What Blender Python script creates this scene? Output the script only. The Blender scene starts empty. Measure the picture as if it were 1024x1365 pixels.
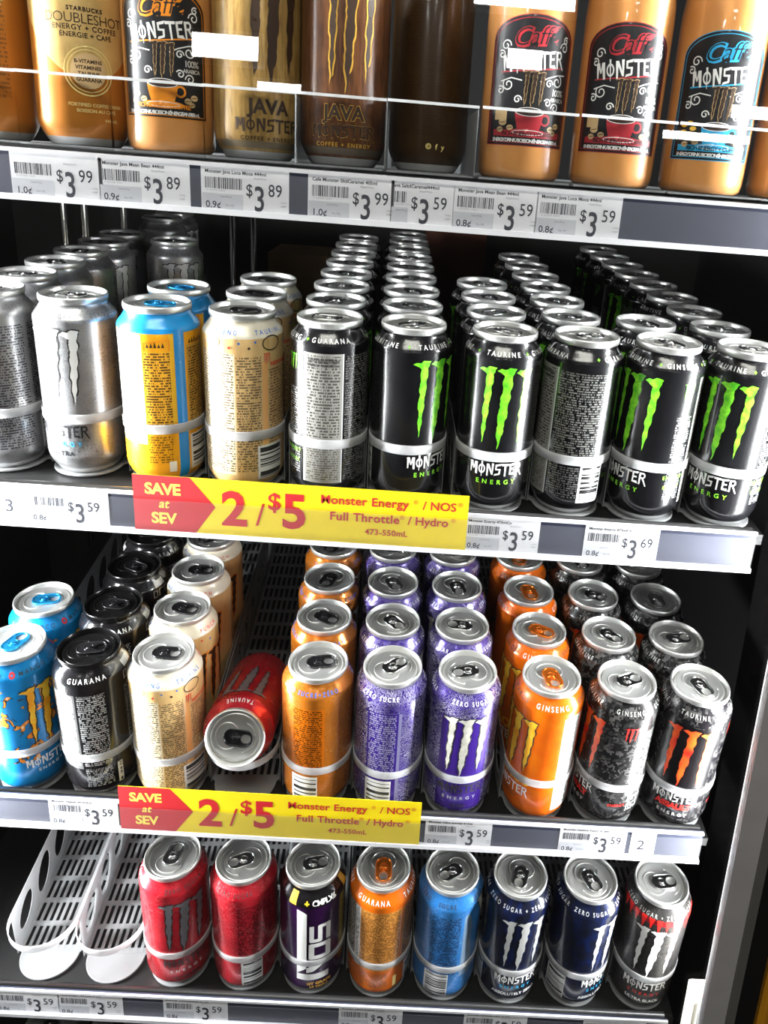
import bpy, bmesh, math, random
from mathutils import Matrix, Vector
PI = math.pi
SC = bpy.context.scene
COL = SC.collection
rnd = random.Random(7)

# ------------------------------------------------------------------ camera
FW, FH = 1024.0, 1365.0
CP = Vector((0.33, -0.6376, 0.2816))
CR = Vector((0.9973, -0.0027, 0.0734)); CU = Vector((-0.0688, 0.3172, 0.9459)); CF = Vector((0.0258, 0.9484, -0.3161))
FPX, PPX, PPY = 1016.07, 92.95, -121.38
CF.normalize(); CR = (CR - CF * CR.dot(CF)).normalized(); CU = CR.cross(CF).normalized()
cam = bpy.data.cameras.new('camera'); camo = bpy.data.objects.new('camera', cam); COL.objects.link(camo)
cam.sensor_fit = 'VERTICAL'; cam.sensor_height = 24.0; cam.lens = FPX / FH * 24.0
cam.shift_x = -PPX / FH; cam.shift_y = PPY / FH
cam.clip_start = 0.02; cam.clip_end = 60
M = Matrix.Identity(4)
for i in range(3):
    M[i][0] = CR[i]; M[i][1] = CU[i]; M[i][2] = -CF[i]; M[i][3] = CP[i]
camo.matrix_world = M
SC.camera = camo

def ray(px, py):
    return CF * FPX + CR * (px - 512 - PPX) - CU * (py - 682.5 - PPY)
def at_y(px, py, y):
    d = ray(px, py); return CP + d * ((y - CP.y) / d.y)

# ------------------------------------------------------------------ world, lights, exposure
SC.view_settings.view_transform = 'Standard'; SC.view_settings.look = 'None'
SC.view_settings.gamma = 1.0; SC.view_settings.use_curve_mapping = False
SC.view_settings.exposure = 0.0
w = bpy.data.worlds.new('store_air'); SC.world = w; w.use_nodes = True
w.node_tree.nodes['Background'].inputs[0].default_value = (1.0, 0.97, 0.92, 1)
w.node_tree.nodes['Background'].inputs[1].default_value = 0.02

def area(name, loc, direction, sx, sy, power, color=(1, 1, 1), spread=PI, parent=None):
    L = bpy.data.lights.new(name, 'AREA'); L.shape = 'RECTANGLE'; L.size = sx; L.size_y = sy
    L.energy = power; L.color = color; L.spread = spread
    o = bpy.data.objects.new(name, L); COL.objects.link(o)
    z = -Vector(direction).normalized(); y = Vector((0, 0, 1))
    if abs(z.dot(y)) > .95: y = Vector((0, 1, 0))
    x = y.cross(z).normalized(); y = z.cross(x)
    m = Matrix((x, y, z)).transposed().to_4x4(); m.translation = Vector(loc)
    o.matrix_world = m
    if parent is not None: o.parent = parent
    return o
DOORM = Matrix.Translation((0, -.085, 0)) @ Matrix.Rotation(-.073, 4, 'X')      # the door front leans with the shelf fronts
LED_L, LED_R, STORE = 28.0, 18.0, 24.0
def led_light(name, x, direction, power):
    o = area(name, (0, 0, 0), direction, 0.025, 1.3, power, (0.97, 0.98, 1.0), math.radians(115)); m_ = o.matrix_world.copy()
    m_.translation = (x, .012, .17); o.matrix_world = DOORM @ m_
led_light('left_led_light', -.185, (0.97, 0.20, 0), LED_L)
led_light('right_led_light', .663, (-0.97, 0.20, 0), LED_R)
area('store_ceiling_light', (0.25, -1.05, 1.45), (0.02, 1.0, -1.5), 1.2, 0.4, STORE, (1.0, 0.96, 0.88))

# ------------------------------------------------------------------ node helpers
class X:
    """a number socket inside one material's node tree"""
    def __init__(s, nt, sock): s.nt = nt; s.s = sock
    def op(s, o, b=None, c=None, rev=False):
        n = s.nt.nodes.new('ShaderNodeMath'); n.operation = o
        ins = [s, b, c] if not rev else [b, s, c]
        for i, v in enumerate(ins):
            if v is None: continue
            if isinstance(v, X): s.nt.links.new(v.s, n.inputs[i])
            else: n.inputs[i].default_value = float(v)
        return X(s.nt, n.outputs[0])
    def __add__(s, b): return s.op('ADD', b)
    def __sub__(s, b): return s.op('SUBTRACT', b)
    def __mul__(s, b): return s.op('MULTIPLY', b)
    def __truediv__(s, b): return s.op('DIVIDE', b)
    def gt(s, b): return s.op('GREATER_THAN', b)
    def lt(s, b): return s.op('LESS_THAN', b)
    def floor(s): return s.op('FLOOR')
    def frac(s): return s.op('FRACT')
    def abs(s): return s.op('ABSOLUTE')
    def inv(s): return s.op('SUBTRACT', 1.0, rev=True)
    def mx(s, b): return s.op('MAXIMUM', b)
    def band(s, a, b): return s.gt(a) * s.lt(b)
    def ramp(s, a, b):
        n = s.nt.nodes.new('ShaderNodeMapRange'); s.nt.links.new(s.s, n.inputs[0])
        n.inputs[1].default_value = a; n.inputs[2].default_value = b
        return X(s.nt, n.outputs[0])

def vec(nt, *c):
    n = nt.nodes.new('ShaderNodeCombineXYZ')
    for i, v in enumerate(c):
        if isinstance(v, X): nt.links.new(v.s, n.inputs[i])
        else: n.inputs[i].default_value = v
    return n.outputs[0]
def noise(nt, v, scale=1, detail=2, dist=0):
    n = nt.nodes.new('ShaderNodeTexNoise'); nt.links.new(v, n.inputs['Vector'])
    n.inputs['Scale'].default_value = scale; n.inputs['Detail'].default_value = detail; n.inputs['Distortion'].default_value = dist
    return X(nt, n.outputs[0])
def white(nt, v):
    n = nt.nodes.new('ShaderNodeTexWhiteNoise'); n.noise_dimensions = '3D'; nt.links.new(v, n.inputs['Vector'])
    return X(nt, n.outputs['Value'])
def mixc(nt, f, a, b):
    n = nt.nodes.new('ShaderNodeMix'); n.data_type = 'RGBA'
    for v, k in ((f, 0), (a, 6), (b, 7)):
        if isinstance(v, X): nt.links.new(v.s, n.inputs[k])
        elif hasattr(v, 'is_linked'): nt.links.new(v, n.inputs[k])
        elif k == 0: n.inputs[0].default_value = v
        else: n.inputs[k].default_value = (*v[:3], 1)
    return n.outputs[2]
def lin(r, g, b):
    f = lambda c: (c / 255 / 12.92) if c / 255 <= .04045 else ((c / 255 + .055) / 1.055) ** 2.4
    return (f(r), f(g), f(b))

def new_mat(name):
    m = bpy.data.materials.new(name); m.use_nodes = True
    nt = m.node_tree; b = nt.nodes['Principled BSDF']
    return m, nt, b
_solid = {}
def solid(name, color=(0.8, 0.8, 0.8), rough=0.5, metal=0.0, emit=0.0, alpha=1.0, coat=0.0, spec=0.5):
    if name in _solid: return _solid[name]
    m, nt, b = new_mat(name)
    # faint procedural variation so that nothing is perfectly flat
    tc = nt.nodes.new('ShaderNodeTexCoord')
    n = noise(nt, tc.outputs['Object'], 35, 3)
    dark = tuple(c * .9 for c in color)
    nt.links.new(mixc(nt, n.ramp(.3, .7), dark, color), b.inputs['Base Color'])
    b.inputs['Roughness'].default_value = rough; b.inputs['Metallic'].default_value = metal
    b.inputs['Alpha'].default_value = alpha; b.inputs['Coat Weight'].default_value = coat
    b.inputs['Specular IOR Level'].default_value = spec
    if emit:
        b.inputs['Emission Color'].default_value = (*color, 1); b.inputs['Emission Strength'].default_value = emit
    _solid[name] = m
    return m

INK = {
    'white': solid('white_ink', (.82, .82, .80), .45), 'black': solid('black_ink', (.012, .012, .014), .4),
    'dark': solid('dark_ink', (.03, .028, .03), .4), 'green': None, 'red': solid('red_ink', (.75, .02, .015), .35),
    'cyan': solid('cyan_ink', (.03, .42, .75), .35), 'blue': solid('blue_ink', (.02, .15, .6), .35),
    'silver': solid('silver_ink', (.72, .72, .70), .3, .55), 'gold': solid('gold_ink', (.75, .42, .06), .35, .3),
    'yellow': solid('yellow_ink', (.9, .62, .03), .4), 'lime': solid('lime_ink', (.25, .75, .03), .35),
    'grey': solid('grey_ink', (.22, .22, .23), .8, spec=.1), 'brown': solid('brown_ink', (.035, .015, .006), .45),
    'orange': solid('orange_ink', (.85, .27, .01), .35), 'tan': solid('tan_ink', (.62, .42, .2), .4),
    'signred': solid('sign_red', lin(200, 28, 36), .5), 'signyellow': solid('sign_yellow', lin(250, 222, 8), .5),
    'labelred': solid('label_red', (.42, .02, .03), .4), 'paper': solid('tag_paper', (.88, .88, .89), .8, spec=.1), 'paperdim': solid('tag_paper_grey', (.62, .63, .66), .6),
    'ink': solid('tag_ink', (.02, .022, .035), .95, spec=.05), 'pale': solid('pale_ink', (.8, .62, .22), .4),
    'clawgrey': solid('claw_grey_ink', (.33, .33, .36), .35, .6),
}
def mottled(name, a, b, sc=140):
    m, nt, bs = new_mat(name)
    tc = nt.nodes.new('ShaderNodeTexCoord')
    n = noise(nt, tc.outputs['Object'], sc, 4, .6)
    nt.links.new(mixc(nt, n.ramp(.36, .66), a, b), bs.inputs['Base Color'])
    bs.inputs['Roughness'].default_value = .3
    return m
INK['green'] = mottled('claw_green', (.07, .42, .012), (.30, .85, .04))
INK['flame'] = mottled('claw_flame', (.75, .02, .01), (.95, .16, .02), 60)
INK['clawsilver'] = mottled('claw_silver', (.42, .41, .36), (.72, .70, .62), 90)
INK['amber'] = mottled('claw_amber', (.85, .33, .01), (.95, .62, .05), 60)

# ------------------------------------------------------------------ mesh builder
class MB:
    def __init__(s): s.v = []; s.f = []; s.m = []; s.uv = []; s.sm = []
    def add(s, verts, faces, mat=0, uvs=None, smooth=False):
        o = len(s.v); s.v += [tuple(v) for v in verts]
        for f in faces:
            s.f.append(tuple(i + o for i in f)); s.m.append(mat); s.sm.append(smooth)
            s.uv.append([uvs[i] for i in f] if uvs else None)
        return s
    def box(s, x0, x1, y0, y1, z0, z1, mat=0):
        v = [(x, y, z) for z in (z0, z1) for y in (y0, y1) for x in (x0, x1)]
        return s.add(v, [(0, 2, 3, 1), (4, 5, 7, 6), (0, 1, 5, 4), (2, 6, 7, 3), (0, 4, 6, 2), (1, 3, 7, 5)], mat)
    def lathe(s, prof, seg=48, mat=0, uscale=None, smooth=True):
        """prof: [(r,z)] from bottom to top; uv in units of 100 mm"""
        v = []; uv = []; R0 = max(r for r, z in prof)
        for r, z in prof:
            for k in range(seg + 1):
                th = -PI + 2 * PI * k / seg
                v.append((r * math.sin(th), -r * math.cos(th), z)); uv.append((th * R0 * 10, z * 10))
        f = []
        n = seg + 1
        for j in range(len(prof) - 1):
            for k in range(seg):
                f.append((j * n + k, j * n + k + 1, (j + 1) * n + k + 1, (j + 1) * n + k))
        return s.add(v, f, mat, uv, smooth)
    def prism(s, pts, z0, z1, mat=0, smooth=False):
        n = len(pts); v = [(x, y, z0) for x, y in pts] + [(x, y, z1) for x, y in pts]
        f = [tuple(reversed(range(n))), tuple(range(n, 2 * n))] + [(i, (i + 1) % n, n + (i + 1) % n, n + i) for i in range(n)]
        return s.add(v, f, mat, None, smooth)
    def tube(s, pts, r, seg=8, mat=0, closed=False):
        pts = [Vector(p) for p in pts]; n = len(pts); v = []; f = []
        for i, p in enumerate(pts):
            a = pts[(i - 1) % n] if (closed or i > 0) else p; b = pts[(i + 1) % n] if (closed or i < n - 1) else p
            d = (b - a).normalized(); u = d.cross(Vector((0, 0, 1)))
            u = u.normalized() if u.length > 1e-4 else Vector((1, 0, 0)); w_ = u.cross(d)
            for k in range(seg):
                t = 2 * PI * k / seg; v.append(p + u * (r * math.cos(t)) + w_ * (r * math.sin(t)))
        for i in range(n if closed else n - 1):
            for k in range(seg):
                f.append((i * seg + k, i * seg + (k + 1) % seg, ((i + 1) % n) * seg + (k + 1) % seg, ((i + 1) % n) * seg + k))
        if not closed: f += [tuple(range(seg)), tuple(reversed(range((n - 1) * seg, n * seg)))]
        return s.add(v, f, mat, None, True)
    def mesh(s, name, mats, weld=False):
        me = bpy.data.meshes.new(name); me.from_pydata(s.v, [], s.f)
        for m in mats: me.materials.append(m)
        me.polygons.foreach_set('material_index', s.m)
        me.polygons.foreach_set('use_smooth', s.sm)
        if any(u for u in s.uv):
            l = me.uv_layers.new(name='UVMap'); i = 0
            for k, f in enumerate(s.f):
                for j in range(len(f)):
                    l.data[i].uv = s.uv[k][j] if s.uv[k] else (0, 0)
                    i += 1
        me.update()
        return me
def obj(name, me, parent=None, mw=None):
    o = bpy.data.objects.new(name, me); COL.objects.link(o)
    if parent is not None: o.parent = parent
    if mw is not None: o.matrix_world = mw
    return o
def tag(o, label=None, cat=None, group=None, kind=None):
    if label: o['label'] = label
    if cat: o['category'] = cat
    if group: o['group'] = group
    if kind: o['kind'] = kind
    return o
def thing(name, mw, label, cat, group=None):
    o = bpy.data.objects.new(name, None); COL.objects.link(o); o.empty_display_size = .02
    o.matrix_world = mw
    return tag(o, label, cat, group)
def struct(name, me, parent=None):
    o = obj(name, me, parent)
    if parent is None: o['kind'] = 'structure'
    return o
def dup(root, mw, label=None, group=None):
    r = root.copy(); COL.objects.link(r); r.matrix_world = mw
    if label: r['label'] = label
    if group: r['group'] = group
    for ch in list(root.children):
        c = ch.copy(); COL.objects.link(c); c.parent = r
        for g in list(ch.children):
            d = g.copy(); COL.objects.link(d); d.parent = c
    return r

# ------------------------------------------------------------------ lettering
_tc = bpy.data.curves.new('lettering', 'FONT'); _to = bpy.data.objects.new('lettering', _tc)
_tcache = {}
def text_polys(s, size, bold=0.0, space=1.0, shear=0.0, align='CENTER'):
    """list of 2-D polygons, centred on the cap height"""
    key = (s, size, bold, space, shear, align)
    if key in _tcache: return _tcache[key]
    _tc.body = s; _tc.size = 1.0; _tc.offset = bold; _tc.space_character = space; _tc.shear = shear
    _tc.align_x = align; _tc.resolution_u = 3
    me = _to.to_mesh()
    vs = [(v.co.x * size, (v.co.y - .345) * size) for v in me.vertices]
    out = [[vs[i] for i in p.vertices] for p in me.polygons]
    _to.to_mesh_clear()
    _tcache[key] = out
    return out
def stroke(pts, wd):
    out = []
    for a, b in zip(pts, pts[1:]):
        a = Vector(a); b = Vector(b); d = (b - a).normalized() * wd / 2; n = Vector((-d.y, d.x))
        out.append([tuple(a - d * .6 + n), tuple(a - d * .6 - n), tuple(b + d * .6 - n), tuple(b + d * .6 + n)])
    return out
def taper(x0, y0, w0, x1, y1, w1):
    return [(x0 - w0 / 2, y0), (x1 - w1 / 2, y1), (x1 + w1 / 2, y1), (x0 + w0 / 2, y0)]
def gothic_letters(height, width):
    """the angular wordmark: M O N S T E R with a bar through the O"""
    G = []
    def put(polys, x): G.extend([[(a + x, b) for a, b in p] for p in polys])
    put([taper(1.6, 10, 3, 1.2, 0, 1.3), taper(2.2, 10, 2.4, 4.6, 3, .8), taper(7, 10, 2.4, 4.6, 3, .8), taper(7.4, 10, 3, 8, -1, 2.2), [(-1, 9.3), (2, 10.4), (2, 9)]], 0)
    ring = [(math.cos(t), math.sin(t)) for t in [k * PI / 8 for k in range(17)]]
    put([[(4 + 3.9 * a[0], 4.6 + 4.3 * a[1]), (4 + 3.9 * b[0], 4.6 + 4.3 * b[1]), (4 + 2.5 * b[0], 4.6 + 2.9 * b[1]), (4 + 2.5 * a[0], 4.6 + 2.9 * a[1])] for a, b in zip(ring, ring[1:])], 10.2)
    put([taper(4, 11.5, 1.9, 4, -2.5, .5)], 10.2)
    put([taper(1.2, 10, 2.6, 1, -1.2, 1.5), taper(1.6, 10, 2.4, 6.6, 0, 1.8), taper(6.8, 10.6, 2.6, 6.8, 0, 1.2)], 19.6)
    put([[(.6, 9.6), (7.6, 10.6), (6.8, 8.6), (.6, 8)], taper(1.6, 9.6, 2, 1.4, 5, 1.6), [(.8, 5.8), (6.8, 5.6), (6.8, 4.2), (.8, 4.6)], taper(6, 5.5, 1.8, 5.4, 1, 1.8), [(6.6, 1.8), (6, .4), (-.6, -.8), (.4, 1)]], 28.6)
    put([[(-1, 10.4), (8.4, 10.2), (8.4, 8.4), (-.4, 8.4)], taper(3.8, 9, 2, 3.8, -1.2, 1.6)], 37)
    put([taper(1.4, 10, 2.2, 1.2, 0, 1.6), [(.6, 10), (7.6, 10.6), (6.4, 8.6), (.6, 8.5)], [(.8, 5.9), (5.6, 6), (5.6, 4.6), (.8, 4.5)], [(.6, 1.6), (6, 1.7), (7.4, -.6), (.6, 0)]], 45.6)
    put([taper(1.4, 10, 2.2, 1.2, -.8, 1.6), [(.6, 10.2), (5.6, 10.2), (7.2, 8.6), (7.2, 6.4), (5.6, 4.8), (5, 6), (5.6, 6.8), (5.6, 8), (5, 8.7), (.8, 8.7)], [(.9, 5.9), (5.8, 6), (5.4, 4.7), (.9, 4.6)], taper(4, 5.4, 2.2, 8.6, -2, 1.2)], 53.4)
    sx = width / 62.0; sy = height / 10.0
    return [[((x - 31) * sx, (y - 4.8) * sy) for x, y in p] for p in G]
def fillpoly(pts):
    bm = bmesh.new(); vs = [bm.verts.new((x, y, 0)) for x, y in pts]
    f = bm.faces.new(vs); r = bmesh.ops.triangulate(bm, faces=[f])
    out = [[(v.co.x, v.co.y) for v in q.verts] for q in bm.faces]; bm.free()
    return out
CLAWS = [
    [(0,.95),(.06,.975),(.14,.97),(.20,1),(.33,.99),(.30,.955),(.27,.90),(.285,.83),(.255,.74),(.265,.66),(.235,.56),(.245,.47),(.215,.36),(.22,.27),(.19,.17),(.165,.06),(.16,.16),(.135,.24),(.15,.36),(.125,.46),(.15,.57),(.13,.66),(.155,.75),(.14,.84),(.155,.90),(.10,.925)],
    [(.33,.955),(.40,.985),(.48,.975),(.55,1),(.68,.99),(.65,.95),(.615,.90),(.635,.82),(.60,.73),(.615,.64),(.575,.54),(.585,.44),(.545,.33),(.545,.24),(.50,.13),(.455,0),(.45,.11),(.415,.20),(.435,.31),(.41,.42),(.445,.53),(.43,.63),(.465,.73),(.445,.83),(.475,.90),(.42,.93)],
    [(.68,.945),(.75,.975),(.82,.965),(.88,.995),(1.0,.98),(.985,.93),(.955,.88),(.975,.80),(.94,.71),(.95,.62),(.915,.53),(.92,.44),(.885,.34),(.88,.25),(.85,.17),(.835,.08),(.825,.18),(.80,.26),(.82,.36),(.795,.46),(.825,.55),(.81,.65),(.84,.74),(.82,.83),(.84,.88),(.76,.915)]]
def claw_polys(u, v, wd, ht, grow=0.0, lean=0.0, which=(0, 1, 2)):
    out = []
    R = random.Random(3)
    for ci, c in enumerate(CLAWS):
        cx = sum(p[0] for p in c) / len(c); pts = []
        for a, b in zip(c, c[1:] + c[:1]):
            for k in range(3):
                t = k / 3
                x = a[0] + (b[0] - a[0]) * t; y = a[1] + (b[1] - a[1]) * t
                j = 0 if k == 0 else R.uniform(-.011, .011)
                x = x + j
                if grow: x += (grow / wd) * (1 if x > cx else -1); y += (grow / ht) * (1 if y > .5 else -1)
                pts.append((u + (x - .5) * wd + lean * (y - .5) * ht, v + (y - .5) * ht))
        if ci in which: out += fillpoly(pts)
    return out

def interp(prof, v):
    for (r0, z0), (r1, z1) in zip(prof, prof[1:]):
        if z0 <= v <= z1 and z1 > z0: return r0 + (r1 - r0) * (v - z0) / (z1 - z0)
    return prof[-1][0]
def wrap(mb, polys, mat, prof, off=.00028, step=.004):
    """lay 2-D polygons (metres, u round the body, v up) onto a turned body"""
    if not polys: return
    R0 = max(r for r, z in prof)
    bm = bmesh.new()
    for p in polys:
        try: bm.faces.new([bm.verts.new((x, y, 0)) for x, y in p])
        except ValueError: pass
    us = [v.co.x for v in bm.verts]; vs_ = [v.co.y for v in bm.verts]
    k = math.floor(min(us) / step) + 1
    while k * step < max(us):
        bmesh.ops.bisect_plane(bm, geom=bm.verts[:] + bm.edges[:] + bm.faces[:], plane_co=(k * step, 0, 0), plane_no=(1, 0, 0)); k += 1
    for r, z in prof:
        if min(vs_) < z < max(vs_):
            bmesh.ops.bisect_plane(bm, geom=bm.verts[:] + bm.edges[:] + bm.faces[:], plane_co=(0, z, 0), plane_no=(0, 1, 0))
    bm.verts.index_update()
    V = []
    for v in bm.verts:
        r = interp(prof, v.co.y) + off; th = v.co.x / R0
        V.append((r * math.sin(th), -r * math.cos(th), v.co.y))
    mb.add(V, [[v.index for v in f.verts] for f in bm.faces], mat, None, True)
    bm.free()
def shift(polys, u, v, rot=0.0):
    c, s_ = math.cos(rot), math.sin(rot)
    return [[(x * c - y * s_ + u, x * s_ + y * c + v) for x, y in p] for p in polys]
def rect(u0, u1, v0, v1): return [[(u0, v0), (u1, v0), (u1, v1), (u0, v1)]]
def ellipse(u, v, a, b, n=24): return [(u + a * math.cos(2 * PI * k / n), v + b * math.sin(2 * PI * k / n)) for k in range(n)]
def ringpoly(u, v, a, b, t, n=32, k0=0, k1=None):
    k1 = n if k1 is None else k1; out = []
    for k in range(k0, k1):
        c0, s0 = math.cos(2 * PI * k / n), math.sin(2 * PI * k / n); c1, s1 = math.cos(2 * PI * (k + 1) / n), math.sin(2 * PI * (k + 1) / n)
        out.append([(u + a * c0, v + b * s0), (u + a * c1, v + b * s1), (u + (a - t) * c1, v + (b - t) * s1), (u + (a - t) * c0, v + (b - t) * s0)])
    return out
def curl(u, v, r, t, turns=1.3, mir=1, rot=0.0):
    pts = []
    for k in range(15):
        a = rot + turns * 2 * PI * k / 14; q = r * (1 - .75 * k / 14)
        pts.append((u + mir * q * math.cos(a), v + q * math.sin(a)))
    return stroke(pts, t)
def mm(polys): return [[(x / 1000, y / 1000) for x, y in p] for p in polys]

# ------------------------------------------------------------------ printed skins
def skin(name, base, base2=None, metal=.5, rough=.3, panels=(), codes=(), zones=(), pattern=None, coat=.3):
    """printed can skin. u, v in mm. zones: (u0,u1,v0,v1,color). panels: small print (u0,u1,v0,v1,ink,pitch,amount). codes: bar codes (u0,u1,v0,v1)"""
    m, nt, b = new_mat(name)
    n = nt.nodes.new('ShaderNodeUVMap'); sp = nt.nodes.new('ShaderNodeSeparateXYZ'); nt.links.new(n.outputs[0], sp.inputs[0])
    u = X(nt, sp.outputs[0]) * 100.0; v = X(nt, sp.outputs[1]) * 100.0
    met = None
    n0 = noise(nt, vec(nt, u, v, 0.0), .06, 2)
    col = mixc(nt, n0.ramp(.35, .65), base, base2 or tuple(c * .88 for c in base))
    if pattern:
        kind, c2 = pattern[0], pattern[1]
        if kind == 'swirl':
            q = noise(nt, vec(nt, u, v, 0.0), .085, 2, 2.2)
            f = ((q * 9.0).frac() - .5).abs().lt(pattern[2])
            g = noise(nt, vec(nt, u, v, 3.0), .03, 1).ramp(.38, .58)
            col = mixc(nt, f * (g * .75 + .25), col, c2)
        if kind == 'grain':
            q = noise(nt, vec(nt, u, v * .14, 0.0), .35, 4, .8); col = mixc(nt, q.ramp(.42, .7), col, c2)
        if kind == 'smoke':
            q = noise(nt, vec(nt, u, v * .5, 0.0), .075, 3, 1.6); col = mixc(nt, q.ramp(.45, .66), col, c2)
        if kind == 'camo':
            cell = 1.7
            cu_, cv_ = (u / cell).floor(), (v / cell).floor()
            q = noise(nt, vec(nt, cu_, cv_, 0.0), .22, 2); q2 = noise(nt, vec(nt, cu_, cv_, 5.0), .3, 2)
            r_ = white(nt, vec(nt, cu_, cv_, 1.0)) * .16
            col = mixc(nt, (q + r_).gt(.62), col, c2); col = mixc(nt, (q2 + r_).gt(.66), col, pattern[2])
        if kind == 'blobs':
            q = noise(nt, vec(nt, u, v, 0.0), .07, 3, 1.0)
            lim = v.band(pattern[3], pattern[4])
            col = mixc(nt, q.gt(.56) * lim, col, (.02, .015, .02)); col = mixc(nt, q.gt(.585) * lim, col, c2); col = mixc(nt, q.gt(.66) * lim, col, pattern[2])
        if kind == 'half':
            # lower half of another colour under a curved line
            e = (u / 38.0) * (u / 38.0) * pattern[3] + pattern[2]
            col = mixc(nt, v.lt(e), col, c2)
    for (u0, u1, v0, v1, c) in zones:
        col = mixc(nt, u.band(u0, u1) * v.band(v0, v1), col, c)
    for p in panels:
        u0, u1, v0, v1, ink, pitch, amt = p
        row = (v / pitch).floor(); fr = (v / pitch).frac()
        wd = noise(nt, vec(nt, u * .42, row * 7.31, 2.0), 1.0, 1).gt(.40)
        ch = white(nt, vec(nt, (u / .75).floor(), row, 4.0)).gt(.22)
        f = fr.lt(.62) * wd * ch * u.band(u0, u1) * v.band(v0, v1)
        col = mixc(nt, f * amt, col, ink)
    cf = None
    for (u0, u1, v0, v1) in codes:
        f = u.band(u0, u1) * v.band(v0, v1)
        bars = white(nt, vec(nt, (v / .75).floor(), 3.0, u0)).gt(.5) * u.band(u0 + 2, u1 - 1) * v.band(v0 + 1.2, v1 - 1.2)
        col = mixc(nt, f, col, (.75, .75, .74)); col = mixc(nt, bars, col, (.02, .02, .02))
        cf = f if cf is None else cf.mx(f)
    # bare aluminium at the very bottom and at the neck under the seam
    bare = v.lt(6.0)
    col = mixc(nt, bare, col, (.6, .6, .6))
    nt.links.new(col, b.inputs['Base Color'])
    if cf is not None: mt = (cf.inv() * metal).mx(bare * .9)
    else: mt = (bare * .9).mx(metal)
    nt.links.new(mt.s, b.inputs['Metallic'])
    b.inputs['Roughness'].default_value = rough; b.inputs['Coat Weight'].default_value = coat; b.inputs['Coat Roughness'].default_value = .12
    return m
ALU = solid('lid_aluminium', (.78, .78, .76), .38, .85)
ALUB = solid('tab_aluminium', (.66, .66, .66), .22, 1.0)
BLACKLID = solid('black_lacquered_lid', (.004, .004, .004), .2, 0, spec=.35)
TABM = {'silver': ALUB, 'black': solid('black_tab', (.01, .01, .011), .25, .3), 'blue': solid('blue_tab', (.02, .30, .62), .25, .75),
        'orange': solid('orange_tab', (.75, .18, .02), .25, .75)}

# ------------------------------------------------------------------ can geometry
CAN = [(.0002, .0095), (.010, .0088), (.018, .0055), (.0225, .0012), (.0237, 0), (.0252, .0010), (.0275, .0045), (.0300, .0085), (.0322, .0135), (.0331, .0185),
       (.0331, .06), (.0331, .10), (.0331, .1375), (.0329, .1393), (.0321, .1410), (.0305, .1432), (.0285, .1458), (.0268, .1482), (.0260, .1500), (.0259, .1515)]
CANP = CAN[4:]
LID = [(.0259, .1512), (.0270, .1520), (.0273, .1535), (.0273, .1558), (.0270, .1570), (.0264, .1575), (.0259, .1571), (.0256, .1556), (.0250, .1530), (.0244, .1510),
       (.0236, .1507), (.0231, .1513), (.0228, .1532), (.0222, .1539), (.0212, .1540), (.0205, .1536), (.0100, .1536), (.0001, .1536)]
def lid_mesh(mat):
    mb = MB(); mb.lathe(LID, 48)
    # score line bead of the opening and the shallow finger well
    pts = [(.0125 * math.cos(t) , .0075 + .0105 * math.sin(t), .1538) for t in [2 * PI * k / 28 for k in range(28)]]
    mb.tube(pts, .0005, 6, 0, True)
    pts = [(.0045 * math.cos(t), -.0155 + .003 * math.sin(t), .1537) for t in [PI + PI * k / 10 for k in range(11)]]
    mb.tube(pts, .0004, 6, 0)
    pts = [(.0150 * math.cos(t) + .0, -.002 + .0165 * math.sin(t), .1537) for t in [PI * (1.12 + .76 * k / 18) for k in range(19)]]
    mb.tube(pts, .00045, 6, 0)
    return mb.mesh('lid', [mat])
def tab_mesh(mat):
    mb = MB()
    # stadium outline with a finger hole: built from an outer and an inner loop
    def stad(cx, cy, hw, h0, h1, n=10):
        pts = []
        for k in range(n + 1): a = PI * k / n; pts.append((cx + hw * math.cos(a), h1 + hw * .9 * math.sin(a)))
        for k in range(n + 1): a = PI + PI * k / n; pts.append((cx + hw * math.cos(a), h0 + hw * .9 * math.sin(a)))
        return pts
    outer = stad(0, 0, .0078, -.0085, .0035); 
    def hole(cx, cy, a, b): return [(cx + a * math.cos(2 * PI * k / 22 + 0), cy + b * math.sin(2 * PI * k / 22)) for k in range(22)]
    inner = stad(0, 0, .0043, -.0106, -.0088)
    # finger hole lies in the back half; front half is closed by a plate with the rivet
    n = len(outer)
    z0, z1 = .1541, .1553
    v = [(x, y, z1) for x, y in outer] + [(x, y, z1 - .0002) for x, y in inner] + [(x, y, z0) for x, y in outer] + [(x, y, z0) for x, y in inner]
    f = []
    for i in range(n):
        j = (i + 1) % n
        f += [(i, j, n + j, n + i), (2 * n + i, 3 * n + i, 3 * n + j, 2 * n + j), (i, 2 * n + i, 2 * n + j, j), (n + i, n + j, 3 * n + j, 3 * n + i)]
    mb.add(v, f, 0, None, False)
    mb.tube([(x * .96, y * .97, z1 - .0002) for x, y in outer], .0008, 6, 0, True)
    # rivet
    mb.lathe([(.0026, .1553), (.0026, .1559), (.0020, .1563), (.0001, .1563)], 16)
    mb.tube([(.0040 * math.cos(2 * PI * k / 20), .0040 * math.sin(2 * PI * k / 20), .1554) for k in range(20)], .0004, 6, 0, True)
    return mb.mesh('pull_tab', [mat])
LIDM = {'silver': lid_mesh(ALU), 'black': lid_mesh(BLACKLID)}
TABME = {k: tab_mesh(m) for k, m in TABM.items()}

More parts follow.
